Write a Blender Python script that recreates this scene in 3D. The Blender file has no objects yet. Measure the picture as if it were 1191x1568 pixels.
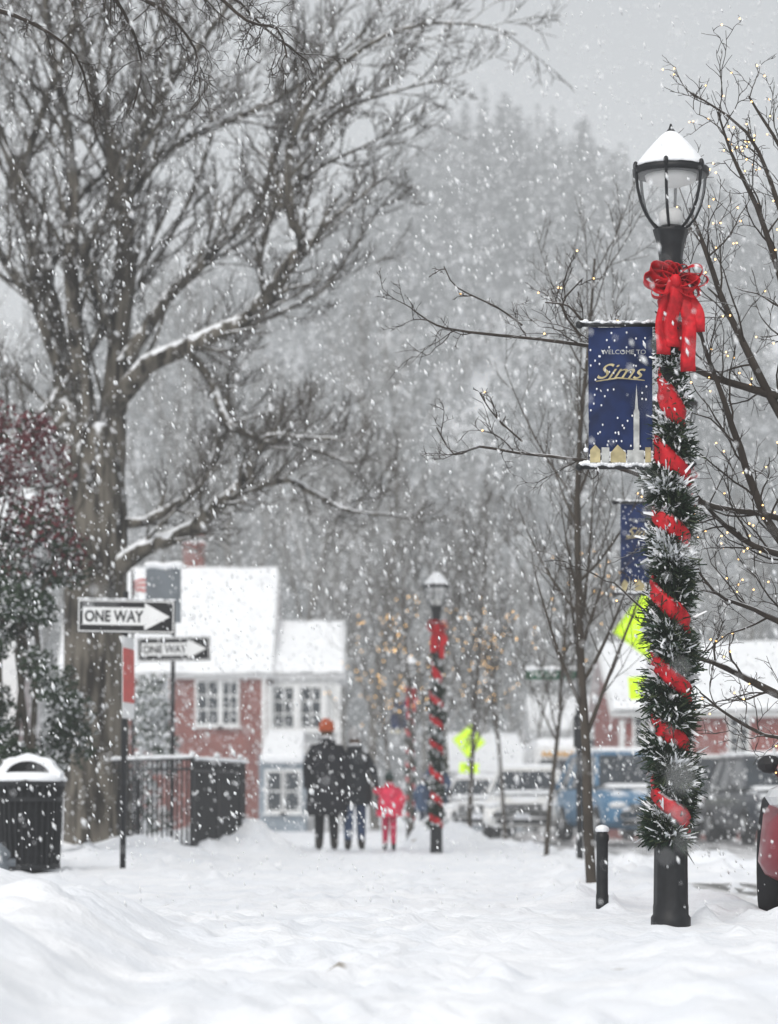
import bpy, math, random
import numpy as np
from mathutils import Vector, Matrix, noise, Euler
R=math.radians
UP=Vector((0,0,1))
# image pixels to world: focal length, centre, horizon (pixels); estimated camera height (metres)
F=4355.6; H=.55; HX=595.5; HY=1246.0
def W(px,py,d): return Vector(((px-HX)/F*d, d, H+(HY-py)/F*d))
def XX(px,d): return (px-HX)/F*d
def ZZ(py,d): return H+(HY-py)/F*d
scene=bpy.context.scene
COL=scene.collection
def ss(a,b,t):
    t=(t-a)/(b-a); t=0 if t<0 else (1 if t>1 else t)
    return t*t*(3-2*t)
# ---------------------------------------------------------------- materials
SNOWC=(.85,.87,.895)
def mat(name,col,rough=.7,var=.15,scale=6,metal=0,bump=0,snow=0,slo=.35,shi=.7,emit=None,es=0,coord='Object',spec=.3):
    m=bpy.data.materials.new(name); m.use_nodes=True
    nt=m.node_tree; N=nt.nodes; L=nt.links
    b=N['Principled BSDF']; b.inputs['Roughness'].default_value=rough; b.inputs['Metallic'].default_value=metal
    b.inputs['Specular IOR Level'].default_value=spec
    tc=N.new('ShaderNodeTexCoord'); nz=N.new('ShaderNodeTexNoise'); nz.inputs['Scale'].default_value=scale; nz.inputs['Detail'].default_value=2
    L.new(tc.outputs[coord],nz.inputs['Vector'])
    cr=N.new('ShaderNodeValToRGB'); cr.color_ramp.elements[0].position=.3; cr.color_ramp.elements[1].position=.7
    cr.color_ramp.elements[0].color=tuple(c*(1-var) for c in col)+(1,)
    cr.color_ramp.elements[1].color=tuple(min(1,c*(1+var)) for c in col)+(1,)
    L.new(nz.outputs['Fac'],cr.inputs['Fac']); out=cr.outputs['Color']
    if snow>0:
        g=N.new('ShaderNodeNewGeometry'); sx=N.new('ShaderNodeSeparateXYZ'); L.new(g.outputs['Normal'],sx.inputs[0])
        mr=N.new('ShaderNodeMapRange'); mr.inputs[1].default_value=slo; mr.inputs[2].default_value=shi
        L.new(sx.outputs['Z'],mr.inputs[0])
        n2=N.new('ShaderNodeTexNoise'); n2.inputs['Scale'].default_value=scale*.6; n2.inputs['Detail'].default_value=1
        L.new(tc.outputs[coord],n2.inputs['Vector'])
        m2=N.new('ShaderNodeMapRange'); m2.inputs[1].default_value=.62-.35*snow; m2.inputs[2].default_value=.70-.35*snow
        L.new(n2.outputs['Fac'],m2.inputs[0])
        mu=N.new('ShaderNodeMath'); mu.operation='MULTIPLY'; L.new(mr.outputs[0],mu.inputs[0]); L.new(m2.outputs[0],mu.inputs[1])
        mx=N.new('ShaderNodeMixRGB'); L.new(mu.outputs[0],mx.inputs['Fac']); L.new(out,mx.inputs[1]); mx.inputs[2].default_value=SNOWC+(1,)
        out=mx.outputs['Color']
    L.new(out,b.inputs['Base Color'])
    if bump>0:
        bp=N.new('ShaderNodeBump'); bp.inputs['Strength'].default_value=bump; bp.inputs['Distance'].default_value=.02
        L.new(nz.outputs['Fac'],bp.inputs['Height']); L.new(bp.outputs[0],b.inputs['Normal'])
    if emit:
        b.inputs['Emission Color'].default_value=emit+(1,); b.inputs['Emission Strength'].default_value=es
        m.cycles.emission_sampling='NONE'
    return m
def brick(name,c1,c2):
    m=bpy.data.materials.new(name); m.use_nodes=True; nt=m.node_tree; N=nt.nodes; L=nt.links; b=N['Principled BSDF']; b.inputs['Roughness'].default_value=.9
    tc=N.new('ShaderNodeTexCoord'); s=N.new('ShaderNodeSeparateXYZ'); L.new(tc.outputs['Object'],s.inputs[0])
    ad=N.new('ShaderNodeMath'); L.new(s.outputs['X'],ad.inputs[0]); L.new(s.outputs['Y'],ad.inputs[1])
    c=N.new('ShaderNodeCombineXYZ'); L.new(ad.outputs[0],c.inputs[0]); L.new(s.outputs['Z'],c.inputs[1])
    br=N.new('ShaderNodeTexBrick'); br.inputs['Scale'].default_value=1; br.inputs['Brick Width'].default_value=.22; br.inputs['Row Height'].default_value=.075; br.inputs['Mortar Size'].default_value=.008
    br.inputs['Color1'].default_value=c1+(1,); br.inputs['Color2'].default_value=c2+(1,); br.inputs['Mortar'].default_value=(.24,.21,.19,1)
    L.new(c.outputs[0],br.inputs['Vector']); 
    nz=N.new('ShaderNodeTexNoise'); nz.inputs['Scale'].default_value=1.2; L.new(tc.outputs['Object'],nz.inputs['Vector'])
    mx=N.new('ShaderNodeMixRGB'); mx.blend_type='MULTIPLY'; mx.inputs['Fac'].default_value=.6; L.new(br.outputs['Color'],mx.inputs[1]); L.new(nz.outputs['Fac'],mx.inputs[2])
    L.new(mx.outputs[0],b.inputs['Base Color'])
    return m
M_bark=mat('bark',(.085,.075,.062),.9,.35,9,bump=.4,snow=.75,slo=.45,shi=.8)
def maplebark():
    m=bpy.data.materials.new('maple_bark'); m.use_nodes=True; nt=m.node_tree; N=nt.nodes; L=nt.links; b=N['Principled BSDF']; b.inputs['Roughness'].default_value=.9; b.inputs['Specular IOR Level'].default_value=.2
    tc=N.new('ShaderNodeTexCoord'); mp=N.new('ShaderNodeMapping'); mp.inputs['Scale'].default_value=(1,1,.16); L.new(tc.outputs['Object'],mp.inputs[0])
    a=N.new('ShaderNodeTexNoise'); a.inputs['Scale'].default_value=11; a.inputs['Detail'].default_value=4; L.new(mp.outputs[0],a.inputs['Vector'])
    cr=N.new('ShaderNodeValToRGB'); cr.color_ramp.elements[0].position=.38; cr.color_ramp.elements[1].position=.62; cr.color_ramp.elements[0].color=(.018,.015,.012,1); cr.color_ramp.elements[1].color=(.15,.135,.112,1); L.new(a.outputs['Fac'],cr.inputs[0])
    s=N.new('ShaderNodeTexNoise'); s.inputs['Scale'].default_value=7; s.inputs['Detail'].default_value=4; L.new(tc.outputs['Object'],s.inputs['Vector'])
    g=N.new('ShaderNodeNewGeometry'); sx=N.new('ShaderNodeSeparateXYZ'); L.new(g.outputs['Normal'],sx.inputs[0])
    # clinging snow: upward faces plus patches on rough bark
    m1=N.new('ShaderNodeMath'); m1.operation='MULTIPLY_ADD'; L.new(sx.outputs['Z'],m1.inputs[0]); m1.inputs[1].default_value=.42; L.new(s.outputs['Fac'],m1.inputs[2])
    r2=N.new('ShaderNodeMapRange'); r2.inputs[1].default_value=.65; r2.inputs[2].default_value=.75; L.new(m1.outputs[0],r2.inputs[0])
    mx=N.new('ShaderNodeMixRGB'); L.new(r2.outputs[0],mx.inputs[0]); L.new(cr.outputs[0],mx.inputs[1]); mx.inputs[2].default_value=SNOWC+(1,)
    L.new(mx.outputs[0],b.inputs['Base Color'])
    bp=N.new('ShaderNodeBump'); bp.inputs['Strength'].default_value=.9; bp.inputs['Distance'].default_value=.05; L.new(a.outputs['Fac'],bp.inputs['Height']); L.new(bp.outputs[0],b.inputs['Normal'])
    return m
M_barksnow=maplebark()
M_twig=mat('twig_bark',(.06,.05,.04),.9,.3,3,snow=.5,slo=.5,shi=.85)
M_neartwig=mat('near_twig_bark',(.040,.032,.026),.85,.3,6,snow=.5,slo=.55,shi=.9)
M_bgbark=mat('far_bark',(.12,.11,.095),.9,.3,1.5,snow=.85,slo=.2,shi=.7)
M_black=mat('black_iron',(.014,.015,.017),.45,.3,20,bump=.05,snow=.25,slo=.65,shi=.95)
M_snowcap=mat('snow_cap',SNOWC,.8,.03,14,bump=.4)
M_roofsnow=mat('roof_snow',(.84,.86,.88),.8,.03,2,bump=.2)
M_red=mat('red_ribbon',(.46,.006,.014),.55,.35,26,bump=.3,snow=.3,slo=.4,shi=.9)
M_green=mat('fir_needles',(.014,.03,.016),.8,.4,15)
M_green2=mat('fir_needles_light',(.045,.06,.03),.8,.4,15)
M_blue=mat('banner_cloth',(.008,.020,.078),.75,.4,9,bump=.1)
M_gold=mat('gold_print',(.42,.36,.20),.6,.3,20)
M_cream=mat('cream_print',(.40,.41,.40),.6,.3,25)
M_white=mat('white_paint',(.74,.75,.75),.6,.05)
M_signblk=mat('sign_black',(.012,.012,.013),.4,.2)
M_bulb=mat('warm_bulb',(.9,.6,.3),.4,0,emit=(1,.58,.2),es=4.0)
M_signglow=mat('fluorescent_sign_face_glow',(.62,.88,.02),.5,.05,emit=(.6,1,.0),es=.30)  # unlit fluorescent sheeting; slight emission added to brighten its colour
M_leafg=mat('holly_leaf',(.02,.038,.018),.6,.4,3)
M_leafr=mat('burgundy_leaf',(.11,.020,.026),.6,.4,3)
M_glassd=mat('dark_window_glass',(.025,.032,.04),.15,.3,2,spec=.45)
M_brick1=brick('brick_red',(.28,.055,.045),(.36,.085,.06))
M_brick2=brick('brick_russet',(.38,.065,.055),(.46,.10,.08))
M_greywall=mat('grey_siding',(.22,.26,.3),.8,.15,2)
# ---------------------------------------------------------------- mesh builder
class MB:
    def __init__(s): s.v=[]; s.f=[]; s.m=[]
    def tube(s,pts,rads,n,m=0,cap=False):
        b=len(s.v); v=s.v; f=s.f; k=len(pts)
        cs=[(math.cos(2*math.pi*i/n),math.sin(2*math.pi*i/n)) for i in range(n)]
        t=(pts[1]-pts[0]).normalized(); ref=UP if abs(t.z)<.9 else Vector((1,0,0)); u=t.cross(ref).normalized()
        for i in range(k):
            t=(pts[min(i+1,k-1)]-pts[max(i-1,0)]).normalized()
            u=(u-t*u.dot(t)).normalized(); w=t.cross(u); p=pts[i]; r=rads[i]
            for c,q in cs: v.append(p+u*(c*r)+w*(q*r))
        for i in range(k-1):
            for j in range(n):
                a=b+i*n+j; c=b+i*n+(j+1)%n
                f.append((a,c,c+n,a+n)); s.m.append(m)
        if cap:
            f.append(tuple(b+j for j in range(n))[::-1]); s.m.append(m)
            f.append(tuple(b+(k-1)*n+j for j in range(n))); s.m.append(m)
    def rows(s,rows,m=0):
        b=len(s.v); n=len(rows[0])
        for r_ in rows: s.v+=[Vector(p) for p in r_]
        for i in range(len(rows)-1):
            for j in range(n-1):
                a=b+i*n+j; s.f.append((a,a+1,a+1+n,a+n)); s.m.append(m)
    def box(s,c,sz,m=0,rot=None,taper=1):
        b=len(s.v); c=Vector(c)
        for z in (-.5,.5):
            tp=1 if z<0 else taper
            for x,y in ((-.5,-.5),(.5,-.5),(.5,.5),(-.5,.5)):
                p=Vector((x*sz[0]*tp,y*sz[1]*tp,z*sz[2]))
                if rot is not None: p=rot@p
                s.v.append(p+c)
        for q in ((3,2,1,0),(4,5,6,7),(0,1,5,4),(1,2,6,5),(2,3,7,6),(3,0,4,7)):
            s.f.append(tuple(b+i for i in q)); s.m.append(m)
    def rev(s,prof,c=(0,0,0),n=16,m=0,cap=True,sx=1,sy=1,ph=0,jit=None):
        b=len(s.v); c=Vector(c)
        for r,z in prof:
            for j in range(n):
                a=2*math.pi*j/n+ph; rr=r*(1+(jit(a,z) if jit else 0))
                s.v.append(c+Vector((math.cos(a)*rr*sx,math.sin(a)*rr*sy,z)))
        k=len(prof)
        for i in range(k-1):
            for j in range(n):
                a=b+i*n+j; d=b+i*n+(j+1)%n; s.f.append((a,d,d+n,a+n)); s.m.append(m)
        if cap:
            s.f.append(tuple(b+j for j in range(n))[::-1]); s.m.append(m)
            s.f.append(tuple(b+(k-1)*n+j for j in range(n))); s.m.append(m)
    def poly(s,pts,m=0):
        b=len(s.v); s.v+= [Vector(p) for p in pts]; s.f.append(tuple(range(b,b+len(pts)))); s.m.append(m)
    def ell(s,c,r,m=0,n=10,k=6):
        prof=[(max(.001,math.sin(math.pi*i/k)),-math.cos(math.pi*i/k)*r[2]) for i in range(k+1)]
        s.rev(prof,c,n,m,False,r[0],r[1])
    def obj(s,name,mats,parent=None,smooth=False,loc=None,rot=None):
        me=bpy.data.meshes.new(name); me.from_pydata([tuple(p) for p in s.v],[],s.f)
        for m in mats: me.materials.append(m)
        me.polygons.foreach_set('material_index',s.m)
        if smooth: me.polygons.foreach_set('use_smooth',[True]*len(s.f))
        me.update(); o=bpy.data.objects.new(name,me); COL.objects.link(o)
        if parent: o.parent=parent
        if loc is not None: o.location=loc
        if rot is not None: o.rotation_euler=rot
        return o
def empty(name,loc=(0,0,0),rot=(0,0,0),sc=1):
    o=bpy.data.objects.new(name,None); COL.objects.link(o); o.location=loc; o.rotation_euler=rot; o.scale=(sc,)*3; return o
def bevel(o,w=.02,seg=2):
    m=o.modifiers.new('b','BEVEL'); m.width=w; m.segments=seg; m.limit_method='ANGLE'; return o
def text(body,name,m,parent,loc,wd,ht,shear=0,bold=0):
    c=bpy.data.curves.new(name,'FONT'); c.body=body; c.size=1; c.shear=shear; c.align_x='CENTER'; c.align_y='CENTER'; c.extrude=0; c.offset=bold
    o=bpy.data.objects.new(name+'_tmp',c); COL.objects.link(o)
    dg=bpy.context.evaluated_depsgraph_get(); me=bpy.data.meshes.new_from_object(o.evaluated_get(dg)); bpy.data.objects.remove(o)
    xs_=[v.co.x for v in me.vertices]; ys_=[v.co.y for v in me.vertices]; cx=(max(xs_)+min(xs_))/2; cy=(max(ys_)+min(ys_))/2
    sx=wd/(max(xs_)-min(xs_)); sy=ht/(max(ys_)-min(ys_))
    for v in me.vertices: v.co=((v.co.x-cx)*sx,(v.co.y-cy)*sy,0)
    me.materials.clear(); me.materials.append(m)
    ob=bpy.data.objects.new(name,me); COL.objects.link(ob); ob.parent=parent; ob.location=loc; ob.rotation_euler=(R(90),0,0); return ob
# ---------------------------------------------------------------- world, light, glowing haze
w=bpy.data.worlds.new("World"); scene.world=w; w.use_nodes=True; nt=w.node_tree; bg=nt.nodes['Background']
sky=nt.nodes.new('ShaderNodeTexSky'); sky.sky_type='NISHITA'; sky.sun_disc=False; sky.sun_elevation=R(48); sky.sun_rotation=R(200); sky.air_density=1.5; sky.dust_density=5
hs=nt.nodes.new('ShaderNodeHueSaturation'); hs.inputs['Saturation'].default_value=.2
nt.links.new(sky.outputs[0],hs.inputs['Color']); nt.links.new(hs.outputs[0],bg.inputs[0]); bg.inputs[1].default_value=.14
sl=bpy.data.lights.new('sun','SUN'); sl.energy=1.2; sl.angle=R(30); sl.color=(1,.98,.95)
so=bpy.data.objects.new('sun',sl); COL.objects.link(so); so.rotation_euler=(R(42),0,R(-20))
FOG_GLOW=(.70,.725,.75); K=.00175
fm=bpy.data.materials.new('snowy_air_glow'); fm.use_nodes=True; nt=fm.node_tree; nt.nodes.remove(nt.nodes['Principled BSDF'])
va=nt.nodes.new('ShaderNodeVolumeAbsorption'); va.inputs[0].default_value=(0,0,0,1); va.inputs[1].default_value=K
em=nt.nodes.new('ShaderNodeEmission'); em.inputs[0].default_value=FOG_GLOW+(1,); em.inputs[1].default_value=K  # no scattering: the air's own glow stands in for daylight scattered by snow
ad=nt.nodes.new('ShaderNodeAddShader'); nt.links.new(va.outputs[0],ad.inputs[0]); nt.links.new(em.outputs[0],ad.inputs[1])
nt.links.new(ad.outputs[0],nt.nodes['Material Output'].inputs['Volume'])
mb=MB(); mb.box((0,450,75),(900,1100,170)); mb.obj('snowy_air_glow',[fm])
# ---------------------------------------------------------------- ground
def nz(x,y,s,o=0): return noise.noise(Vector((x*s+o,y*s,o*1.7)))
def gh(x,y):
    n1=nz(x,y,.9,3); n2=nz(x,y,3.2,7); n3=nz(x,y,9,11)
    z=0.0
    e=x+.12*nz(0,y,.9,5)
    lb=ss(-.72,-1.35,e)*(1-ss(11.5,15,y)); z+=lb*(.22+.09*n1+.05*n2); 
    rb=ss(.055*y+.02,.055*y+.5,e)*(1-ss(9.5,12.4,y)); z+=rb*(.045+.05*n1+.03*n2)
    lm=ss(-1.6,-2.5,e)*ss(25.5,28.5,y)*(1-ss(60,90,y)); z+=lm*(.12+.09*n1+.05*n2)
    p1=math.exp(-((x+1.95)/.66)**4-((y-37)/1.7)**2); z+=p1*(.43+.14*n1+.13*n2)
    p1b=math.exp(-((x+3.0)/.5)**2-((y-33)/1.3)**2); z+=p1b*.14
    wob=.6*nz(x,0,1.1,9)
    p2=ss(.12,.55,x)*(1-ss(1.1,1.9,x))*math.exp(-((y-44-wob)/1.5)**2); z+=p2*(.38+.18*n1+.13*n2)
    p2b=ss(1.0,1.7,x)*(1-ss(3.4,4.2,x))*math.exp(-((y-42-wob)/1.5)**2); z+=p2b*(.06+.10*n1+.09*n2)
    p3=ss(1.95,2.5,x)*(1-ss(5,6.5,x))*math.exp(-((y-30-wob)/2.2)**2); z+=p3*(.17+.12*n1+.10*n2)
    p3b=ss(1.2,1.6,x)*(1-ss(2.2,2.7,x))*math.exp(-((y-24-wob)/1.6)**2); z+=p3b*(.09+.08*n1+.08*n2)
    p4=math.exp(-((x-1.15)/.25)**2-((y-17.2)/1.0)**2); z+=p4*.09
    p5=math.exp(-((x-2.1)/.35)**2-((y-17.5)/2.3)**2); z+=p5*.07
    rough=max(.3,lb*.8,rb*.6,lm,min(1,p1+p2+p2b+p3+p3b+p4))
    z+=(.045*n1*rough+.038*n2*rough+.018*n3*rough+.008*nz(x,y,18,2)*(.3+rough))
    re=1.85+.01*y
    z-= .13*ss(re,re+.25,x)*(1-ss(11,16,x)) if y<240 else 0
    if abs(x)<.055*y+.2 and y<45: z+=.015*abs(nz(x,y*.6,4,21))
    return z
def hill(x,y):
    if y<230: return 0
    r=80+7*math.sin(x*.045+.6)+5*math.sin(x*.11)
    r-= 30*ss(0,-80,x)
    r-= 10*ss(45,90,x)
    return r*ss(225,430,y)
xs=list(np.arange(-5,5.0001,.042)); g=.05; a=5
while a<420: g*=1.16; a+=g; xs.append(a); xs.insert(0,-a)
ys=[-60,-30,-12,-4,0,2,4]+list(np.arange(5,16,.06))+list(np.arange(16,50,.16)); g=.2;a=50
while a<760: g=min(g*1.1,14); a+=g; ys.append(a)
nx=len(xs); ny=len(ys)
V=np.zeros((ny,nx,3)); 
for j,y in enumerate(ys):
    for i,x in enumerate(xs):
        V[j,i]=(x,y,(gh(x,y) if (y<100 and abs(x)<40) else (-.12 if (y<240 and 3<x<14) else 0))+hill(x,y))
rng=random.Random(5)
XA=np.array(xs); YA=np.array(ys)
for k in range(1000):     # footprints and lumps
    y=6.5+ (rng.random()**1.2)*36; x=rng.gauss(0,.04*y+.1)
    big=rng.random()
    sx=.05+.05*rng.random(); sy=.13+.12*rng.random(); am=-(.010+.022*rng.random()) if big<.85 else .018
    i0,i1=np.searchsorted(XA,[x-.4,x+.4]); j0,j1=np.searchsorted(YA,[y-.6,y+.6])
    if i1<=i0 or j1<=j0: continue
    gx=(XA[i0:i1]-x)/sx; gy=(YA[j0:j1]-y)/sy; r2=gx[None,:]**2+gy[:,None]**2
    V[j0:j1,i0:i1,2]+=am*np.exp(-r2)-am*.5*np.exp(-((np.sqrt(r2)-1.6)/.5)**2)
for k in range(620):   # clods on the banks
    y=7+rng.random()**1.2*37; side_=rng.choice((-1,1)); x=side_*(.1*y+ rng.random()*1.2) if y<15 else side_*(1.1+rng.random()*3)
    if y>34: x=rng.uniform(-2.7,3.4)
    s_=.03+.06*rng.random(); am=(.025+.06*rng.random())*(.45 if y<14 else 1)
    i0,i1=np.searchsorted(XA,[x-.3,x+.3]); j0,j1=np.searchsorted(YA,[y-.4,y+.4])
    if i1<=i0 or j1<=j0: continue
    gx=(XA[i0:i1]-x)/s_; gy=(YA[j0:j1]-y)/(s_*1.4); V[j0:j1,i0:i1,2]+=am*np.exp(-(gx[None,:]**2+gy[:,None]**2))
idx=np.arange(nx*ny).reshape(ny,nx)
q=np.stack([idx[:-1,:-1],idx[:-1,1:],idx[1:,1:],idx[1:,:-1]],-1).reshape(-1,4)
def npmesh(name,verts,quads,mats,mi=None,smooth=True,n=4):
    me=bpy.data.meshes.new(name); me.vertices.add(len(verts)); me.vertices.foreach_set('co',verts.astype(np.float32).ravel())
    me.loops.add(quads.size); me.loops.foreach_set('vertex_index',quads.astype(np.int32).ravel())
    me.polygons.add(len(quads)); me.polygons.foreach_set('loop_start',np.arange(0,quads.size,n,dtype=np.int32))
    for m in mats: me.materials.append(m)
    if mi is not None: me.polygons.foreach_set('material_index',mi.astype(np.int32))
    me.polygons.foreach_set('use_smooth',np.full(len(quads),smooth)); me.update(calc_edges=True); me.validate()
    o=bpy.data.objects.new(name,me); COL.objects.link(o); return o
def snowmat():
    m=bpy.data.materials.new('ground_snow'); m.use_nodes=True; nt=m.node_tree;N=nt.nodes;L=nt.links;b=N['Principled BSDF']
    b.inputs['Roughness'].default_value=.75; b.inputs['Specular IOR Level'].default_value=.2
    tc=N.new('ShaderNodeTexCoord')
    a=N.new('ShaderNodeTexNoise'); a.inputs['Scale'].default_value=1.3; a.inputs['Detail'].default_value=3; L.new(tc.outputs['Object'],a.inputs['Vector'])
    cr=N.new('ShaderNodeValToRGB'); cr.color_ramp.elements[0].position=.3; cr.color_ramp.elements[0].color=(.77,.80,.845,1); cr.color_ramp.elements[1].position=.65; cr.color_ramp.elements[1].color=(.86,.875,.90,1)
    L.new(a.outputs['Fac'],cr.inputs[0])
    d=N.new('ShaderNodeTexNoise'); d.inputs['Scale'].default_value=3.3; d.inputs['Detail'].default_value=5; L.new(tc.outputs['Object'],d.inputs['Vector'])
    c2=N.new('ShaderNodeValToRGB'); c2.color_ramp.elements[0].position=.70; c2.color_ramp.elements[0].color=(0,0,0,1); c2.color_ramp.elements[1].position=.75; c2.color_ramp.elements[1].color=(1,1,1,1)
    L.new(d.outputs['Fac'],c2.inputs[0]); mx=N.new('ShaderNodeMixRGB'); L.new(c2.outputs[0],mx.inputs[0]); L.new(cr.outputs[0],mx.inputs[1]); mx.inputs[2].default_value=(.35,.32,.28,1)
    L.new(mx.outputs[0],b.inputs['Base Color'])
    n2=N.new('ShaderNodeTexNoise'); n2.inputs['Scale'].default_value=20; n2.inputs['Detail'].default_value=3; L.new(tc.outputs['Object'],n2.inputs['Vector'])
    bp=N.new('ShaderNodeBump'); bp.inputs['Strength'].default_value=.5; bp.inputs['Distance'].default_value=.025; L.new(n2.outputs['Fac'],bp.inputs['Height']); L.new(bp.outputs[0],b.inputs['Normal'])
    return m
M_ground=snowmat()
npmesh('snow_ground',V.reshape(-1,3),q,[M_ground])
m=bpy.data.materials.new('slushy_asphalt'); m.use_nodes=True; nt=m.node_tree;N=nt.nodes;L=nt.links;b=N['Principled BSDF']; b.inputs['Roughness'].default_value=.45
tc=N.new('ShaderNodeTexCoord'); mp=N.new('ShaderNodeMapping'); mp.inputs['Scale'].default_value=(2.6,.12,1); L.new(tc.outputs['Object'],mp.inputs[0])
a=N.new('ShaderNodeTexNoise'); a.inputs['Scale'].default_value=1.6; a.inputs['Detail'].default_value=4; L.new(mp.outputs[0],a.inputs['Vector'])
cr=N.new('ShaderNodeValToRGB'); cr.color_ramp.elements[0].position=.42; cr.color_ramp.elements[0].color=(.08,.075,.07,1); cr.color_ramp.elements[1].position=.56; cr.color_ramp.elements[1].color=(.68,.68,.69,1)
L.new(a.outputs['Fac'],cr.inputs[0]); L.new(cr.outputs[0],b.inputs['Base Color'])
mb=MB()
for k in range(48):
    y0=-20+k*5; y1=y0+5
    mb.poly([(1.95+.01*y0,y0,-.105),(12,y0,-.105),(12,y1,-.105),(1.95+.01*y1,y1,-.105)])
mb.obj('road',[m])
M_conc=mat('kerb_concrete',(.3,.29,.28),.9,.2,10,snow=.9,slo=.2,shi=.5)
mb=MB()
for k in range(40):
    y0=10+k*2; mb.box((1.90+.01*(y0+1),y0+1,-.05),(.12,1.98,.12),0)
bevel(mb.obj('kerb',[M_conc]),.015)
# ---------------------------------------------------------------- trees
def rv(r): return Vector((r.uniform(-1,1),r.uniform(-1,1),r.uniform(-1,1)))
def side(d,ang,r):
    u=rv(r); u=(u-d*u.dot(d)); 
    if u.length<1e-3: u=Vector((1,0,0))
    u.normalize(); return d*math.cos(ang)+u*math.sin(ang)
SIDES=[8,5,4,3,3,3]
def kids(mb,pts,dirs,L,r0,r1,lev,r,P,tips):
    n=P['n'][lev]; k=len(pts)-1; st=P['st'][lev]
    for c in range(n):
        t=st+(1-st)*(c+r.random())/n; i=min(int(t*k),k-1); fr=t*k-i
        p=pts[i].lerp(pts[i+1],fr); d=dirs[i]
        cd=side(d,R(r.uniform(*P['ang'])),r)
        cd=(cd+UP*P['lift']).normalized()
        cl=L*P['ratio'][lev]*(1-.45*t)*r.uniform(.6,1.25); cr=max((r0+(r1-r0)*t)*P['rr'],P['rmin'])
        grow(mb,p,cd,cl,cr,lev+1,r,P,tips)
def grow(mb,p,d,L,rad,lev,r,P,tips):
    seg=P['seg'][lev]; pts=[p]; rads=[rad]; dirs=[]; st=L/seg; tip=max(rad*P['tip'],P['rmin']*.6); wg=P['wig']
    for i in range(seg):
        d=(d+rv(r)*wg+UP*P['up'][lev]).normalized(); p=p+d*st; pts.append(p); dirs.append(d); rads.append(rad+(tip-rad)*(i+1)/seg)
    mb.tube(pts,rads,SIDES[lev],0 if lev<2 else 1)
    if lev<P['max']: kids(mb,pts,dirs,L,rad,tip,lev,r,P,tips)
    elif tips is not None: tips.append(pts[-1]); tips.append(pts[len(pts)//2])
def smooth(pts,rads,sub=3):
    P=[];Q=[];n=len(pts)
    for i in range(n-1):
        p0=pts[max(i-1,0)];p1=pts[i];p2=pts[i+1];p3=pts[min(i+2,n-1)]
        for s in range(sub):
            t=s/sub; P.append(.5*((2*p1)+(p2-p0)*t+(2*p0-5*p1+4*p2-p3)*t*t+(3*p1-p0-3*p2+p3)*t**3)); Q.append(rads[i]+(rads[i+1]-rads[i])*t)
    P.append(pts[-1]);Q.append(rads[-1]); return P,Q
def limb(mb,path,d,r,P,tips=None,dd=0,kidlen=1.6,nk=None,lev0=0,jy=.25,ws=1.0):
    sc=d/F; pts=[];rads=[]
    for i,(x,y,w_) in enumerate(path):
        f=i/(len(path)-1)
        pts.append(W(x,y,d)+Vector((0,dd*f+(r.uniform(-jy,jy) if i else 0),0))); rads.append(w_*sc*ws)
    pts,rads=smooth(pts,rads)
    pts=[p+rv(r)*min(.02,rads[i]*.25) for i,p in enumerate(pts)]
    mb.tube(pts,rads,9,0)
    if nk is None: nk=int(len(path)*3)
    k=len(pts)-1
    for c in range(nk):
        t=.12+.88*(c+r.random())/nk; i=min(int(t*k),k-1); p=pts[i].lerp(pts[i+1],t*k-i); dr=(pts[i+1]-pts[i]).normalized()
        cd=(side(dr,R(r.uniform(*P['ang'])),r)+UP*P['lift']).normalized()
        grow(mb,p,cd,kidlen*r.uniform(.5,1.2)*(1-.3*t),max(min(rads[i]*.4,P.get('kmax',9)),P['rmin']*1.6),lev0+1,r,P,tips)
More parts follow.
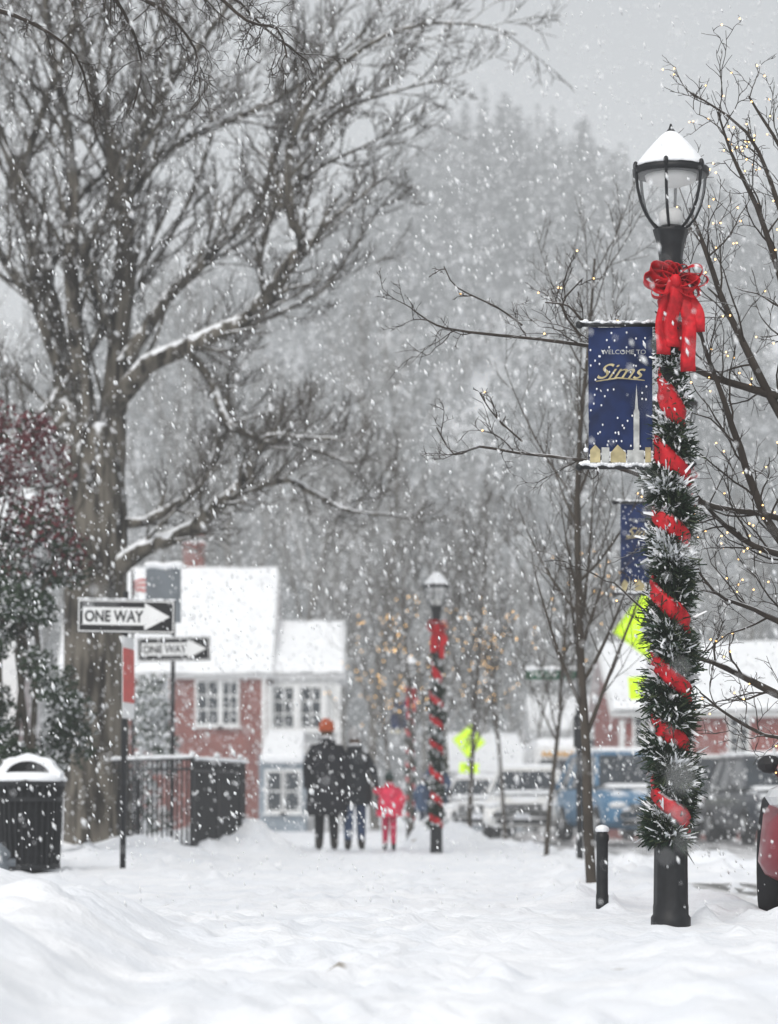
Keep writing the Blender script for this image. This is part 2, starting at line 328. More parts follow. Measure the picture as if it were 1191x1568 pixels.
# big maple on the left, 36 m away
r=random.Random(11); mb=MB(); D=36
P=dict(n=[0,6,5,0],st=[.2,.15,.12],ang=(18,55),ratio=[.6,.66,.62],lift=.16,rr=.5,rmin=.0062,seg=[5,7,6,5],tip=.35,wig=.16,up=[.1,.04,.04,.04],max=3,kmax=.033)
pts,rads=smooth([W(150,1300,D),W(148,1150,D),W(146,950,D),W(147,800,D),W(146,720,D),W(140,650,D)],[.45,.41,.40,.40,.35,.22]); mb.tube(pts,rads,16,0)
LM=[([(120,790,32),(105,680,24),(95,600,18),(76,480,14.5),(52,390,13),(30,310,10),(5,230,8),(-30,120,6),(-60,0,3)],1.0,22,2.2),
([(158,760,34),(170,640,23),(182,500,17),(190,400,15),(184,300,12),(160,200,9),(130,80,7),(100,-60,5)],0,22,2.2),
([(142,740,26),(128,600,15),(114,430,11),(117,330,10),(105,200,8),(85,60,6),(70,-80,4)],-.8,20,2.2),
([(182,330,10),(235,235,8),(320,175,6),(420,140,4.5),(520,60,3)],.8,17,1.6),
([(172,620,17),(230,565,15.5),(290,538,14),(365,505,13),(415,460,12),(450,415,11),(478,385,10),(452,360,8),(442,290,6.5),(455,220,5.5),(500,150,4.5),(590,95,3.5),(690,75,2.3),(785,88,1.2)],-1.2,36,1.35),
([(290,538,8),(325,590,7),(350,650,6),(400,680,5),(450,682,4),(540,715,2)],-.4,16,1.0),
([(150,900,20),(215,845,14),(280,818,12),(335,785,11),(375,755,10),(395,715,8),(420,690,6),(460,690,4),(520,700,2)],-1.5,22,1.2),
([(385,748,8),(440,735,6),(490,760,5),(540,785,3.5),(610,790,2)],-.2,14,1.0),
([(190,560,13),(250,460,9),(310,400,8),(350,350,7),(400,280,5.5),(430,180,4.5),(480,90,3.5),(560,0,2)],1.2,26,1.6),
([(60,430,9),(90,370,7),(112,290,6),(160,230,5),(200,120,4),(250,-20,2)],1.0,16,1.7),
([(20,300,8),(60,200,6),(110,110,4.5),(150,0,3)],-1,14,1.8),
([(410,450,7),(395,395,6.5),(410,330,5),(430,262,4),(380,200,2.5)],.6,13,1.1),
([(90,560,10),(55,470,8),(20,420,6.5),(-20,350,5)],-.6,11,1.8),
([(185,300,9),(230,190,7),(300,90,5.5),(380,-20,4)],-.5,18,1.8),
([(180,520,9),(150,460,8),(140,400,7),(165,340,5.5),(215,270,4),(270,200,2)],-1.0,12,1.3),
([(120,760,12),(90,740,9),(50,700,7),(10,650,5)],-.8,9,1.4),
([(455,220,4.5),(520,170,3.6),(600,140,2.6),(680,110,1.6)],.2,13,1.2),
([(440,290,4),(500,250,3),(560,230,2),(610,200,1.2)],-.2,11,1.1),
([(365,505,5),(430,480,4),(500,430,3),(560,340,2),(600,290,1.2)],.4,12,1.1),
([(60,640,6),(150,500,5),(230,360,4.5),(290,220,4),(330,60,3)],2.2,14,1.5),
([(190,800,9),(240,790,8),(300,740,6),(340,650,5),(345,560,3)],.8,14,1.2)]
for pth,dd,nk,kl in LM: limb(mb,pth,D,r,P,None,dd,kl,nk)
mb.obj('maple_tree',[M_barksnow,M_twig],smooth=True)
# overhanging limbs of a nearer tree whose trunk stands left of view
r=random.Random(4); mb=MB(); D=15; tr=Vector((-4.6,15,0))
mb.tube([tr,tr+Vector((.1,0,2)),tr+Vector((.3,0,4.2)),tr+Vector((.9,0,6))],[.22,.19,.16,.1],10,0)
P2=dict(n=[0,5,3,0],st=[.2,.2,.2],ang=(25,75),ratio=[.6,.6,.6],lift=-.22,rr=.55,rmin=.0022,seg=[5,6,6,4],tip=.4,wig=.42,up=[0,-.03,.02,.0],max=3,kmax=.007)
for pth,dd in (([(-560,60,22),(-300,-60,12),(0,-60,8),(150,-30,5),(260,-5,3.5),(330,25,2.8),(385,70,2.3),(430,80,1.8),(445,130,1.2)],-.6),([(-560,60,20),(-250,0,9),(-60,-10,5),(40,20,3),(110,70,2),(130,140,1.2)],.3),([(0,-60,5),(140,-30,3.5),(190,20,2.5),(215,90,1.8),(200,160,1.2)],.2),([(150,-30,3.5),(250,20,2.6),(300,80,1.8),(310,140,1)],-.2),([(260,-5,3),(350,-10,2.4),(400,40,1.8),(470,90,1.2)],.1)):
    limb(mb,pth,D,r,P2,None,dd,.34,16,jy=.1)
mb.obj('street_tree',[M_neartwig,M_neartwig],smooth=True)
# right-hand street tree (trunk just outside the view) with light string
r=random.Random(21); mb=MB(); D=14.8; tips=[]
tb=W(1300,1400,D); 
mb.tube([Vector((tb.x,D,0)),W(1296,1150,D),W(1290,900,D),W(1275,700,D),W(1260,560,D)],[.085,.07,.062,.05,.035],10,0)
P3=dict(n=[0,4,3,0],st=[.2,.15,.2],ang=(25,60),ratio=[.6,.62,.6],lift=.1,rr=.5,rmin=.0022,seg=[5,7,6,4],tip=.35,wig=.30,up=[0,.05,.04,.03],max=3,kmax=.0065)
for pth,dd,nk,kl in (
 ([(1275,640,9),(1200,610,8),(1120,580,7),(1040,545,6),(960,530,5),(890,515,4),(800,498,3.2),(720,487,2.6),(670,475,2),(635,450,1.4)],.5,12,.5),
 ([(1285,860,9),(1200,790,7),(1100,770,6),(1020,735,5),(950,705,4.4),(880,690,3.6),(800,676,3),(740,662,2.4),(700,670,2),(672,625,1.4)],.7,12,.45),
 ([(1290,1100,10),(1191,1060,8),(1120,1020,6),(1060,990,4),(1000,930,2.5),(950,880,1.4)],.5,12,.5),
 ([(1290,960,12),(1230,870,9),(1170,790,8),(1130,690,7),(1100,600,5),(1070,520,3.5),(1050,440,2)],-.2,14,.65),
 ([(1280,800,12),(1215,670,9),(1160,560,8),(1120,460,6),(1090,370,5),(1065,300,3)],.3,14,.65),
 ([(1275,700,9),(1220,560,7),(1190,440,6),(1150,330,5),(1110,250,3),(1090,190,1.5)],-.3,12,.55),
 ([(1262,600,8),(1230,420,6),(1195,300,5),(1150,190,3),(1060,122,1.3)],.2,9,.4),
 ([(1260,560,8),(1250,380,6),(1215,230,4),(1160,120,2)],.4,8,.45),
 ([(1290,900,10),(1220,860,8),(1150,840,6),(1090,800,4),(1050,760,2)],-.3,12,.55),
 ([(1295,1000,9),(1220,960,7),(1160,930,5),(1100,900,3),(1060,830,1.6)],.3,12,.55),
 ([(1240,1080,5),(1191,1130,4),(1120,1100,3),(1070,1060,1.5)],0,8,.45),
 ([(960,530,3.5),(900,500,3),(870,470,2),(835,462,1.4)],0,5,.3),
 ([(890,515,2.5),(860,470,2),(890,430,1.2)],0,4,.25),
 ([(800,498,2.2),(760,470,1.8),(700,440,1.4),(680,405,1)],0,3,.15),
 ([(800,676,2),(760,640,1.5),(735,600,1.1)],0,3,.15)):
    limb(mb,pth,D,r,P3,tips,dd,kl,nk,jy=.06,ws=.78)
p_=empty('street_tree')
mb.obj('branches',[M_neartwig,M_neartwig],p_,True)
lb=MB(); rr=random.Random(3); tp=[t for t in tips if t.x>1.45 or rr.random()<.12]
for t in rr.sample(tp,min(len(tp),210)):
    lb.ell(t,(.0046,)*3,0,6,4)
lb.obj('string_lights',[M_bulb],p_)
# generic upright trees
def mktree(seed,Hh,rad,fork,ang,ratio,n,maxl,rmin,wig=.12,up=.1,lean=0,lift=.22):
    r=random.Random(seed); mb=MB(); tips=[]
    P=dict(n=n,st=[fork,.15,.12,.1,.1],ang=ang,ratio=ratio,lift=lift,rr=.55,rmin=rmin,seg=[8,6,4,3,3],tip=.2,wig=wig,up=[up*.8,up,up,up*.7,.03],max=maxl)
    grow(mb,Vector((0,0,-.2)),Vector((lean,0,1)).normalized(),Hh,rad,0,r,P,tips); return mb,tips
mb,tips=mktree(31,5.0,.044,.26,(35,62),[.30,.5,.5,.5],[24,6,4,0],3,.003,.07,.14)
mb.obj('street_tree',[M_twig,M_twig],None,True,loc=(XX(908,22),22,0))
def littree(seed,px,d,Hh,bul,rad=.05,mat_=M_twig,es=.014,zl=(.3,.72)):
    mb,tips=mktree(seed,Hh,rad,.28,(30,58),[.36,.5,.55,.5],[20,6,4,0],3,.006,.08,.12)
    e=empty('street_tree',(XX(px,d),d,0)); mb.obj('branches',[mat_,mat_],e,True)
    if bul:
        lb=MB(); rr=random.Random(seed); lo=[t for t in tips if Hh*zl[0]<t.z<Hh*zl[1]]
        for t in rr.sample(lo,min(bul,len(lo))): lb.ell(t,(es*rr.uniform(.7,1.1),)*3,0,5,3)
        lb.obj('string_lights',[M_bulb],e)
littree(41,720,46,5.4,60,.045,es=.010)
littree(42,628,56,6.0,100,.05,es=.014,zl=(.4,.8))
littree(43,775,60,7,44,.05,es=.013,zl=(.35,.65))
littree(44,600,74,7,40,.06,es=.016,zl=(.35,.75))
littree(45,690,70,8.5,0,.06)
littree(46,835,36,5.4,34,.035,es=.008)
# background bare trees
meshes=[]
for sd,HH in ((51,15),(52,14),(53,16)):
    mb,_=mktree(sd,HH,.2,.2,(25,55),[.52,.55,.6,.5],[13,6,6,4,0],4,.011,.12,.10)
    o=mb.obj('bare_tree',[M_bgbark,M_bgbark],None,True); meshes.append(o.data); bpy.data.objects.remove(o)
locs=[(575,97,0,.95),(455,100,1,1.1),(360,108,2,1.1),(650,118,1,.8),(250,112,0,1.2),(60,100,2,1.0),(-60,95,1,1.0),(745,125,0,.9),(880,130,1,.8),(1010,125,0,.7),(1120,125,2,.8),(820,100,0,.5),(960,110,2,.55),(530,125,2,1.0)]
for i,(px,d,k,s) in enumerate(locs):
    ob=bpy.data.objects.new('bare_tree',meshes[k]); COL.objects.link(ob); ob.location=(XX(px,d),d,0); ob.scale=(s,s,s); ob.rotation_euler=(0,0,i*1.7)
# hillside forest as one mesh
M_far=mat('forest_foliage',(.042,.05,.045),.9,.35,.12)
M_farsnow=mat('forest_snow',(.60,.62,.64),.9,.1,.1)
r=random.Random(9)
PV=[];PM=[]
for k in range(6):
    tv=[];tm=[]; conif=k<4
    for t in range(150):
        z=r.random()**.8; 
        wd=(1-z)*.17+.012 if conif else .17*math.sin(math.pi*min(1,.12+z*.9))+.02
        wd*=1+.35*math.sin(z*23+k)
        a=r.uniform(0,6.28); rd=wd*math.sqrt(r.random())
        c=np.array([math.cos(a)*rd,math.sin(a)*rd,z])
        s=.055*(1.25-z*.7)
        tv+=[c+np.array([r.uniform(-s,s),r.uniform(-s,s),r.uniform(-s,s)*(.55 if conif else 1.3)]) for _ in range(3)]
        tm.append(1 if r.random()<.16 else 0)
    for a in range(3):
        tv+=[np.array([.01*math.cos(a*2.1),.01*math.sin(a*2.1),-.05]),np.array([.01*math.cos(a*2.1+2.1),.01*math.sin(a*2.1+2.1),-.05]),np.array([0,0,1.0])]; tm.append(0)
    PV.append(np.array(tv)); PM.append(np.array(tm))
AV=[];AM=[]
for k in range(1900):
    y=242+200*r.random(); x=r.uniform(-.2,.2)*y; z=hill(x,y); t=r.randrange(6); hh=r.uniform(8,17); a=r.uniform(0,6.28)
    v=PV[t].copy(); ca,sa=math.cos(a),math.sin(a); vx=v[:,0]*ca-v[:,1]*sa; vy=v[:,0]*sa+v[:,1]*ca; ws=hh*r.uniform(.8,1.2)
    AV.append(np.stack([vx*ws+x,vy*ws+y,v[:,2]*hh+z],1)); AM.append(PM[t])
AV=np.concatenate(AV); AM=np.concatenate(AM)
npmesh('distant_forest',AV,np.arange(len(AV)).reshape(-1,3),[M_far,M_farsnow],AM,False,3)
# ---------------------------------------------------------------- leaves / shrubs
def leaves(mb,blobs,n,size,mf,r):
    for _ in range(n):
        c,rad=r.choice(blobs); d=rv(r).normalized(); q=r.random()**.35
        p=Vector((c[0]+d.x*rad[0]*q,c[1]+d.y*rad[1]*q,c[2]+d.z*rad[2]*q))
        u=rv(r).normalized()*size*r.uniform(.6,1.3); v=rv(r).normalized(); v=(v-u.normalized()*v.dot(u.normalized())).normalized()*size*.5
        mb.poly([p-u,p+v,p+u,p-v],mf(p,u,v,r))
r=random.Random(77); mb=MB(); D=29; blobs=[]
for k in range(105):
    py=r.uniform(640,1230); wx=60+45*ss(640,900,py); cx=r.uniform(-120,wx); 
    if py<760 and cx>70: cx-=40
    s=r.uniform(.16,.34); c=W(cx,py,D); blobs.append(((c.x,c.y+r.uniform(-.8,.8),c.z),(s,s,s*.9)))
def mf(p,u,v,r):
    py=HY-(p.z-H)*F/D; nrm=abs(u.cross(v).normalized().z)
    if nrm>.74 and r.random()<.7: return 2
    if r.random()<.05: return 2
    return 1 if py<820+r.uniform(-60,90) and r.random()<.85 else 0
leaves(mb,blobs,30000,.036,mf,r)
for k in range(14): 
    b=W(r.uniform(-80,60),1290,D); mb.tube([b,b+Vector((r.uniform(-.3,.3),0,2)),b+Vector((r.uniform(-.6,.6),0,3.6))],[.04,.03,.012],5,3)
mb.obj('holly_shrub',[M_leafg,M_leafr,M_snowcap,M_bark])
mb=MB(); blobs=[]
for k in range(16):
    c=W(r.uniform(205,260),r.uniform(1040,1260),48); blobs.append(((c.x,c.y+r.uniform(-.4,.4),c.z),(.3,.3,.28)))
leaves(mb,blobs,5000,.05,lambda p,u,v,r:2 if abs(u.cross(v).normalized().z)>.5 or r.random()<.15 else 0,r)
mb.obj('snowy_shrub',[M_leafg,M_leafr,M_snowcap])
# ---------------------------------------------------------------- street lamps
m=bpy.data.materials.new('lantern_glass'); m.use_nodes=True; nt=m.node_tree;N=nt.nodes;L=nt.links; b=N['Principled BSDF']; b.inputs['Base Color'].default_value=(.75,.77,.78,1); b.inputs['Roughness'].default_value=.12
tb_=N.new('ShaderNodeBsdfTransparent'); mx=N.new('ShaderNodeMixShader'); mx.inputs[0].default_value=.17; L.new(tb_.outputs[0],mx.inputs[1]); L.new(b.outputs[0],mx.inputs[2]); L.new(mx.outputs[0],N['Material Output'].inputs['Surface']); M_lglass=m
M_frost=mat('lamp_frosted',(.7,.7,.69),.4,.05)
def lamp(x,y,z0,seed,nleaf=9000,banner=True,sc=1,phase=0,lsz=.02):
    e=empty('street_lamp',(x,y,z0),sc=sc); r=random.Random(seed)
    mb=MB()
    mb.rev([(.1,-.1),(.098,.02),(.088,.035),(.088,.07),(.083,.09),(.080,.38),(.086,.40),(.086,.43),(.065,.455)],n=40,jit=lambda a,z:(.03*math.cos(a*10) if .08<z<.39 else 0))
    mb.rev([(.056,.44),(.052,1.5),(.048,3.02)],n=24,jit=lambda a,z:.02*math.cos(a*8))
    mb.rev([(.05,3.02),(.062,3.05),(.05,3.08),(.05,3.2),(.065,3.23),(.055,3.26),(.064,3.33),(.082,3.39),(.085,3.405),(.06,3.41),(.06,3.42)],n=24,jit=lambda a,z:(.05*math.cos(a*8) if z>3.25 else 0))
    gp=[(.062,3.41),(.088,3.43),(.122,3.47),(.150,3.53),(.168,3.60),(.177,3.68)]
    for k in range(6):
        a=k*math.pi/3+.3; mb.tube([Vector((math.cos(a)*(q+.008),math.sin(a)*(q+.008),z)) for q,z in gp],[.0075]*6,6)
        mb.ell(Vector((math.cos(a)*.186,math.sin(a)*.186,3.705)),(.014,.014,.024),0,8,5)
    mb.rev([(.170,3.670),(.188,3.672),(.190,3.70),(.172,3.702)],n=24)
    mb.rev([(.185,3.700),(.15,3.74),(.10,3.80),(.05,3.855),(.02,3.87),(.026,3.885),(.012,3.90),(.004,3.925)],n=18)
    mb.obj('post',[M_black],e,True)
    mb=MB(); mb.rev(gp,n=24,m=0,cap=False); mb.obj('lantern_glass',[M_lglass],e,True)
    mb=MB(); mb.rev([(.045,3.41),(.058,3.45),(.058,3.49),(.03,3.51)],n=16); mb.rev([(.13,3.672),(.12,3.64),(.06,3.62),(.02,3.615)],n=16); mb.obj('lantern_lamp',[M_frost],e,True)
    mb=MB(); sn=lambda a,z:.025*math.sin(a*3+1)+.05*math.cos(a*6-1.8)*(3.9-z)*3
    mb.rev([(.176,3.704),(.184,3.710),(.174,3.726),(.134,3.776),(.092,3.824),(.050,3.868),(.026,3.885)],n=36,jit=sn); mb.obj('lantern_roof_snow',[M_snowcap],e,True)
    pitch=.34; mb=MB()
    ctr=lambda z:-2*math.pi*(z+.035*math.sin(z*5.1+seed)+.015*math.sin(z*13))/pitch+phase
    for _ in range(nleaf):
        z=r.uniform(.40,2.98); top=ss(2.62,2.2,z)
        if r.random()>.22+.78*top: continue
        wob=.55*math.sin(z*7.3)+.4*math.sin(z*17)
        a=ctr(z)+math.pi+r.gauss(0,.98)+wob*.4; cr=.056+.014*math.sin(z*11+a)
        c=Vector((math.cos(a)*cr,math.sin(a)*cr,z)); d=rv(r).normalized(); out=Vector((math.cos(a),math.sin(a),0))
        clump=.75+.85*(noise.noise(Vector((out.x*3,out.y*3,z*11)))+.3)
        ln=(.022+.032*r.random())*(.6+.4*top)*(1.10 if z<1.9 else 1)*clump
        d=(d+out*.8).normalized(); p=c+d*ln*r.random(); q=p+d*ln
        sd=rv(r).normalized()*lsz*.36
        sc_=noise.noise(Vector((c.x*16,c.y*16,z*14+seed)))
        snowy=(d.z>-.02 and sc_>.15 and r.random()<.85) or r.random()<.04
        mi=2 if snowy else (1 if r.random()<.25 else 0)
        if snowy: sd=sd*1.8
        mb.poly([p-sd,q-sd*.4+Vector((0,0,.003)),q+sd*.4,p+sd],mi)
    mb.obj('garland',[M_green,M_green2,M_snowcap],e)
    mb=MB(); n=int(2.6/pitch*30); rows=[]
    for i in range(n+1):
        z=.42+2.58*i/n; top=ss(2.2,2.6,z); nn_=noise.noise(Vector((i*.11,seed,0))); a=ctr(z)
        rr_=.092-.028*top+.014*noise.noise(Vector((i*.17,3,seed))); hw=.056+.034*top+.026*nn_
        o=Vector((math.cos(a),math.sin(a),0)); tw=.016*noise.noise(Vector((i*.2,9,seed)))
        rows.append([o*(rr_-.012-tw)+Vector((0,0,z-hw)),o*(rr_+.006)+Vector((0,0,z-hw*.55)),o*(rr_-.003)+Vector((0,0,z)),o*(rr_+.007)+Vector((0,0,z+hw*.5)),o*(rr_-.010+tw)+Vector((0,0,z+hw))])
    mb.rows(rows)
    def strip(path,wv,wd,tap=0):
        n_=len(path)-1
        mb.rows([[p-wv*wd*(1+tap*i/n_),p-wv*wd*.3+Vector((0,-.006,0)),p+wv*wd*.3+Vector((0,.003,0)),p+wv*wd*(1+tap*i/n_)] for i,p in enumerate(path)])
    bc=Vector((.01,-.085,3.13))
    for (ang,ln,wd,tw) in ((178,.165,.040,.25),(2,.165,.040,-.25),(155,.15,.038,.5),(25,.155,.038,-.5),(212,.14,.036,.1),(-32,.14,.036,0),(125,.10,.036,.3),(55,.10,.036,-.3),(195,.12,.034,-.7),(-15,.12,.034,.7),(92,.085,.034,0)):
        a=R(ang); dx=Vector((math.cos(a),-.25-.3*abs(tw),math.sin(a))).normalized(); pp=Vector((-math.sin(a),0,math.cos(a))); nn=Vector((tw*.5,-1,tw)).normalized()
        path=[]
        for i in range(17):
            t=i/16*2*math.pi; path.append(bc+dx*(ln*.5*(1-math.cos(t)))+pp*(.034*math.sin(t)*(1.1)))
        strip(path,(nn*.9+dx*.15).normalized(),wd)
    mb.ell(bc+Vector((0,-.04,0)),(.030,.026,.034),0)
    for sx,ln,b_ in ((-.05,.36,.4),(.055,.44,-.3),(-.01,.32,.1),(.085,.25,-.5)):
        path=[bc+Vector((sx*(.4+1.0*(i/11)**.7)+.012*math.sin(i*.55+b_*4),-.03-.014*math.sin(i*.5+b_*5),-ln*i/11)) for i in range(12)]
        strip(path,Vector((1,b_*.9,0)).normalized(),.030,.25)
    o=mb.obj('red_ribbon_and_bow',[M_red],e,True)
    sm=o.modifiers.new('s','SOLIDIFY'); sm.thickness=.002
    mb=MB(); mb.box((.085,.0,.62),(.05,.05,.12),0); bevel(mb.obj('outlet_box',[M_black],e),.008)
    if banner:
        mb=MB()
        for zz in (2.936,2.235):
            mb.tube([Vector((-.045,0,zz)),Vector((-.44,0,zz))],[.011,.010],8,0,True); mb.ell((-.45,0,zz),(.02,.02,.02),0,8,5)
            mb.rev([(.062,zz-.03),(.062,zz+.03)],n=16)
            mb.tube([Vector((.045,0,zz)),Vector((.10,0,zz)),Vector((.125,0,zz+.02))],[.009,.008,.006],8,0,True)
        mb.obj('banner_arms',[M_black],e,True)
        mb=MB(); 
        for i in range(20):
            xa=-.44+.39*i/19; mb.ell((xa,0,2.95+.004*math.sin(i*2)),(.016,.014,.007+.004*math.sin(i*1.7)),0,7,5)
        for i in range(22):
            xa=-.44+.36*i/21; mb.ell((xa,-.003,2.25+.006*math.sin(i*1.3)),(.017,.016,.013),0,7,5)
        for i in range(90):
            xa=r.uniform(-.42,-.07); mb.ell((xa,-.008,2.255+r.random()**2*.07),(.013,.006,.011),0,6,4)
        for i in range(60):
            mb.ell((r.uniform(-.40,-.1),-.010,r.uniform(2.3,2.9)),(.005,.003,.006),0,5,3)
        mb.obj('banner_snow',[M_snowcap],e,True)
        mb=MB(); nxx,nzz=10,16
        def bp(u,v): return Vector((-.405+.315*u,.012*math.sin(u*6+v*5)*(1-v*.3),2.925-.675*v))
        mb.rows([[bp(i/nxx,j/nzz) for i in range(nxx+1)] for j in range(nzz+1)])
        mb.obj('banner',[M_blue],e,True)
        mb=MB(); y=-.016
        def sil(pts,mi): mb.poly([(-.405+.315*u,y,2.925-.675*v) for u,v in pts][::-1],mi)
        sil([(.64,.95),(.70,.95),(.70,.62),(.72,.60),(.745,.42),(.77,.60),(.79,.62),(.79,.95)],0)
        y=-.0175
        sil([(.02,.99),(.02,.90),(.1,.86),(.18,.90),(.18,.99)],1); sil([(.2,.99),(.2,.88),(.32,.88),(.32,.99)],0)
        sil([(.34,.99),(.34,.92),(.45,.86),(.58,.92),(.58,.99)],1); sil([(.60,.99),(.60,.90),(.86,.90),(.86,.99)],0); sil([(.88,.99),(.88,.88),(.97,.88),(.97,.99)],1)
        mb.obj('banner_print',[M_cream,M_gold],e)
        text('WELCOME TO',"banner_small_text",M_cream,e,(-.235,-.018,2.80),.22,.022)
        text('Sims',"banner_script_text",M_gold,e,(-.245,-.018,2.705),.24,.075,.6)
        mb=MB(); mb.tube([Vector((-.37,-.018,2.655)),Vector((-.26,-.018,2.672)),Vector((-.13,-.018,2.66))],[.003,.004,.002],5,0); mb.obj('banner_flourish',[M_gold],e)
    return e
lamp(XX(1027,14),14,.02,1,46000,True,1.0,phase=2.2,lsz=.0155)
lamp(XX(1031,21.8),21.8,0.0,2,8000,True,phase=1,lsz=.028)
lamp(XX(668,39),39,-.02,3,9000,False,1.0,phase=.5,lsz=.035)
lamp(XX(628,60),60,0,4,3500,True,1,phase=1.5,lsz=.05)
def bollard(px,d,z0,hh=.47):
    e=empty('bollard',(XX(px,d),d,z0)); mb=MB()
    mb.rev([(.036,-.1),(.036,.06),(.033,.07),(.033,hh-.07),(.038,hh-.06),(.038,hh-.03),(.03,hh-.02),(.03,hh)],n=20); mb.obj('body',[M_black],e,True)
    mb=MB(); mb.rev([(.036,hh-.012),(.04,hh+.003),(.034,hh+.015),(.018,hh+.025),(.003,hh+.028)],n=16,jit=lambda a,z:.06*math.sin(a*3)); mb.obj('snow_cap',[M_snowcap],e,True)
bollard(922,16,.03,.43)
# ---------------------------------------------------------------- signs
def oneway(px,d,cy,halfw,hh,base,top,lean=0,cx=None):
    s=d/F; e=empty('one_way_sign',(XX(px,d),d,0))
    mb=MB(); zt=ZZ(top,d); zb=ZZ(base,d)-.1
    mb.tube([Vector((0,0.04,zb)),Vector((.03,0.04,zt))],[.028,.026],8,0,True); mb.obj('post',[M_black],e,True)
    zc=ZZ(cy,d); xc=XX(cx,d)-XX(px,d) if cx else 0; Wd=halfw*2*s; Hh=hh*2*s
    sg=empty('sign_board',(xc,-.01,zc),(0,R(lean),0)); sg.parent=e
    mb=MB(); w2,h2=Wd/2,Hh/2
    def pl(y,fx,fz,mi): mb.poly([(-w2*fx,y,-h2*fz),(w2*fx,y,-h2*fz),(w2*fx,y,h2*fz),(-w2*fx,y,h2*fz)],mi)
    mb.box((0,0,0),(Wd,.004,Hh),0); pl(-.005,.975,.93,1); pl(-.008,.95,.85,0)
    y=-.011
    mb.poly([(-w2*.88,y,-h2*.52),(w2*.38,y,-h2*.52),(w2*.38,y,-h2*.80),(w2*.90,y,0),(w2*.38,y,h2*.80),(w2*.38,y,h2*.52),(-w2*.88,y,h2*.52)],1)
    mb.obj('plate',[M_signblk,M_white],sg)
    text('ONE WAY','lettering',M_signblk,sg,(-w2*.24,-.0145,0),w2*1.20,h2*.70,bold=.03)
    mb=MB()
    for i in range(16): mb.ell((-w2+Wd*(i+.5)/16,0,h2+.002),(Wd/24,.014,.008+.004*math.sin(i*2.1)),0,7,5)
    mb.obj('snow',[M_snowcap],sg,True)
    return e
e=oneway(187,26.5,944,75,26,1322,905,1,cx=193)
M_signred=mat('sign_red',(.50,.05,.04),.5,.2,20)
M_signback=mat('sign_back_metal',(.16,.18,.2),.5,.15,4,metal=.3)
mb=MB(); z1=ZZ(1038,26.5); rt=Matrix.Rotation(R(82),3,'Z'); mb.box((.055,0,z1),(.46,.005,.76),0,rt); mb.box((.060,-.0,z1+.02),(.42,.012,.5),1,rt); mb.obj('side_sign_plate',[M_white,M_signred],e)
e=oneway(262,35.6,994,56,18.5,1290,862,-1,cx=266)
mb=MB(); mb.box((XX(250,35.6)-XX(262,35.6),0.0,ZZ(912,35.6)),(.44,.006,.68),0); bevel(mb.obj('blank_sign_plate',[M_signback],e),.01)
mb=MB()
for i in range(10): mb.ell((-.30+.41*i/9,0,ZZ(866,35.6)+.01*math.sin(i)),(.045,.04,.05),0,7,5)
mb.obj('plate_snow',[M_snowcap],e,True)
e=empty('flag',(XX(203,45),45,0)); mb=MB(); mb.tube([Vector((0,0,0)),Vector((0,0,ZZ(872,45)))],[.03,.02],8,0,True); mb.obj('pole',[M_black],e,True)
mb=MB(); zt=ZZ(892,45)
f=lambda i,j:(i*.042,.05*math.sin(i*.8),zt-j*.04+.018*i+.02*math.sin(i*.9)*(1+j*.2))
for i in range(12):
    for j in range(6): mb.poly([f(i,j+1),f(i+1,j+1),f(i+1,j),f(i,j)],j%2)
mb.obj('cloth',[M_signred,M_white],e,True)
def diamond(px,py,d,half,rot,base=0,plate=True,yaw=0):
    s=d/F; e=empty('traffic_sign',(XX(px,d),d,0),(0,0,yaw)); mb=MB(); mb.tube([Vector((0,.04,base)),Vector((0,.04,ZZ(py,d)+half*s))],[.03,.03],8,0,True); mb.obj('post',[M_signback],e)
    zc=ZZ(py,d); mb=MB(); a=half*s*1.414
    rt=Matrix.Rotation(R(45+rot),3,'Y'); mb.box((0,0,zc),(a,.005,a),0,rt); mb.box((0,-.003,zc),(a*.94,.004,a*.94),1,rt); mb.box((0,-.005,zc),(a*.91,.004,a*.91),0,rt)
    mb.ell((.02,-.009,zc+a*.30),(a*.06,.002,a*.06),1,8,5)
    T=lambda pts,w:mb.tube([Vector((x*a,-.009,zc+z*a)) for x,z in pts],[w*a]*len(pts),6,1,True)
    T([(.02,.22),(-.01,.0)],.045); T([(-.01,0),(.12,-.14),(.14,-.32)],.03); T([(-.01,0),(-.08,-.16),(-.2,-.3)],.03); T([(.02,.2),(.15,.06)],.022); T([(.02,.2),(-.13,.1),(-.16,-.02)],.022)
    if plate: mb.box((0,0,zc-a*1.12),(a*.8,.005,a*.42),0,Matrix.Rotation(R(rot*.6),3,'Y')); mb.box((0,-.004,zc-a*1.12),(a*.5,.003,a*.06),1,Matrix.Rotation(R(rot*.6+20),3,'Y'))
    mb.obj('plates',[M_signglow,M_signblk],e)
diamond(995,960,41,58,-8,0,True,R(5))
diamond(718,1135,75,26,5)
d=36; e=empty('street_name_sign',(XX(888,d),d,0)); mb=MB(); mb.tube([Vector((0,0,-.1)),Vector((-.02,0,ZZ(1008,d)))],[.045,.035],10,0,True); mb.box((-.37,0,ZZ(1033,d)),(.66,.01,.13),1); 
mb.box((-.02,0,ZZ(1120,d)),(.12,.1,.4),0); mb.obj('post_and_blade',[M_black,mat('sign_green',(.03,.10,.06),.5)],e)
mb=MB()
for i in range(16): mb.ell((-.69+.64*i/15,0,ZZ(1033,d)+.075),(.035,.02,.03+.01*math.sin(i)),0,7,5)
mb.obj('snow',[M_snowcap],e,True)
text('MAIN ST','lettering',M_white,e,(-.37,-.009,ZZ(1033,d)),.5,.07)
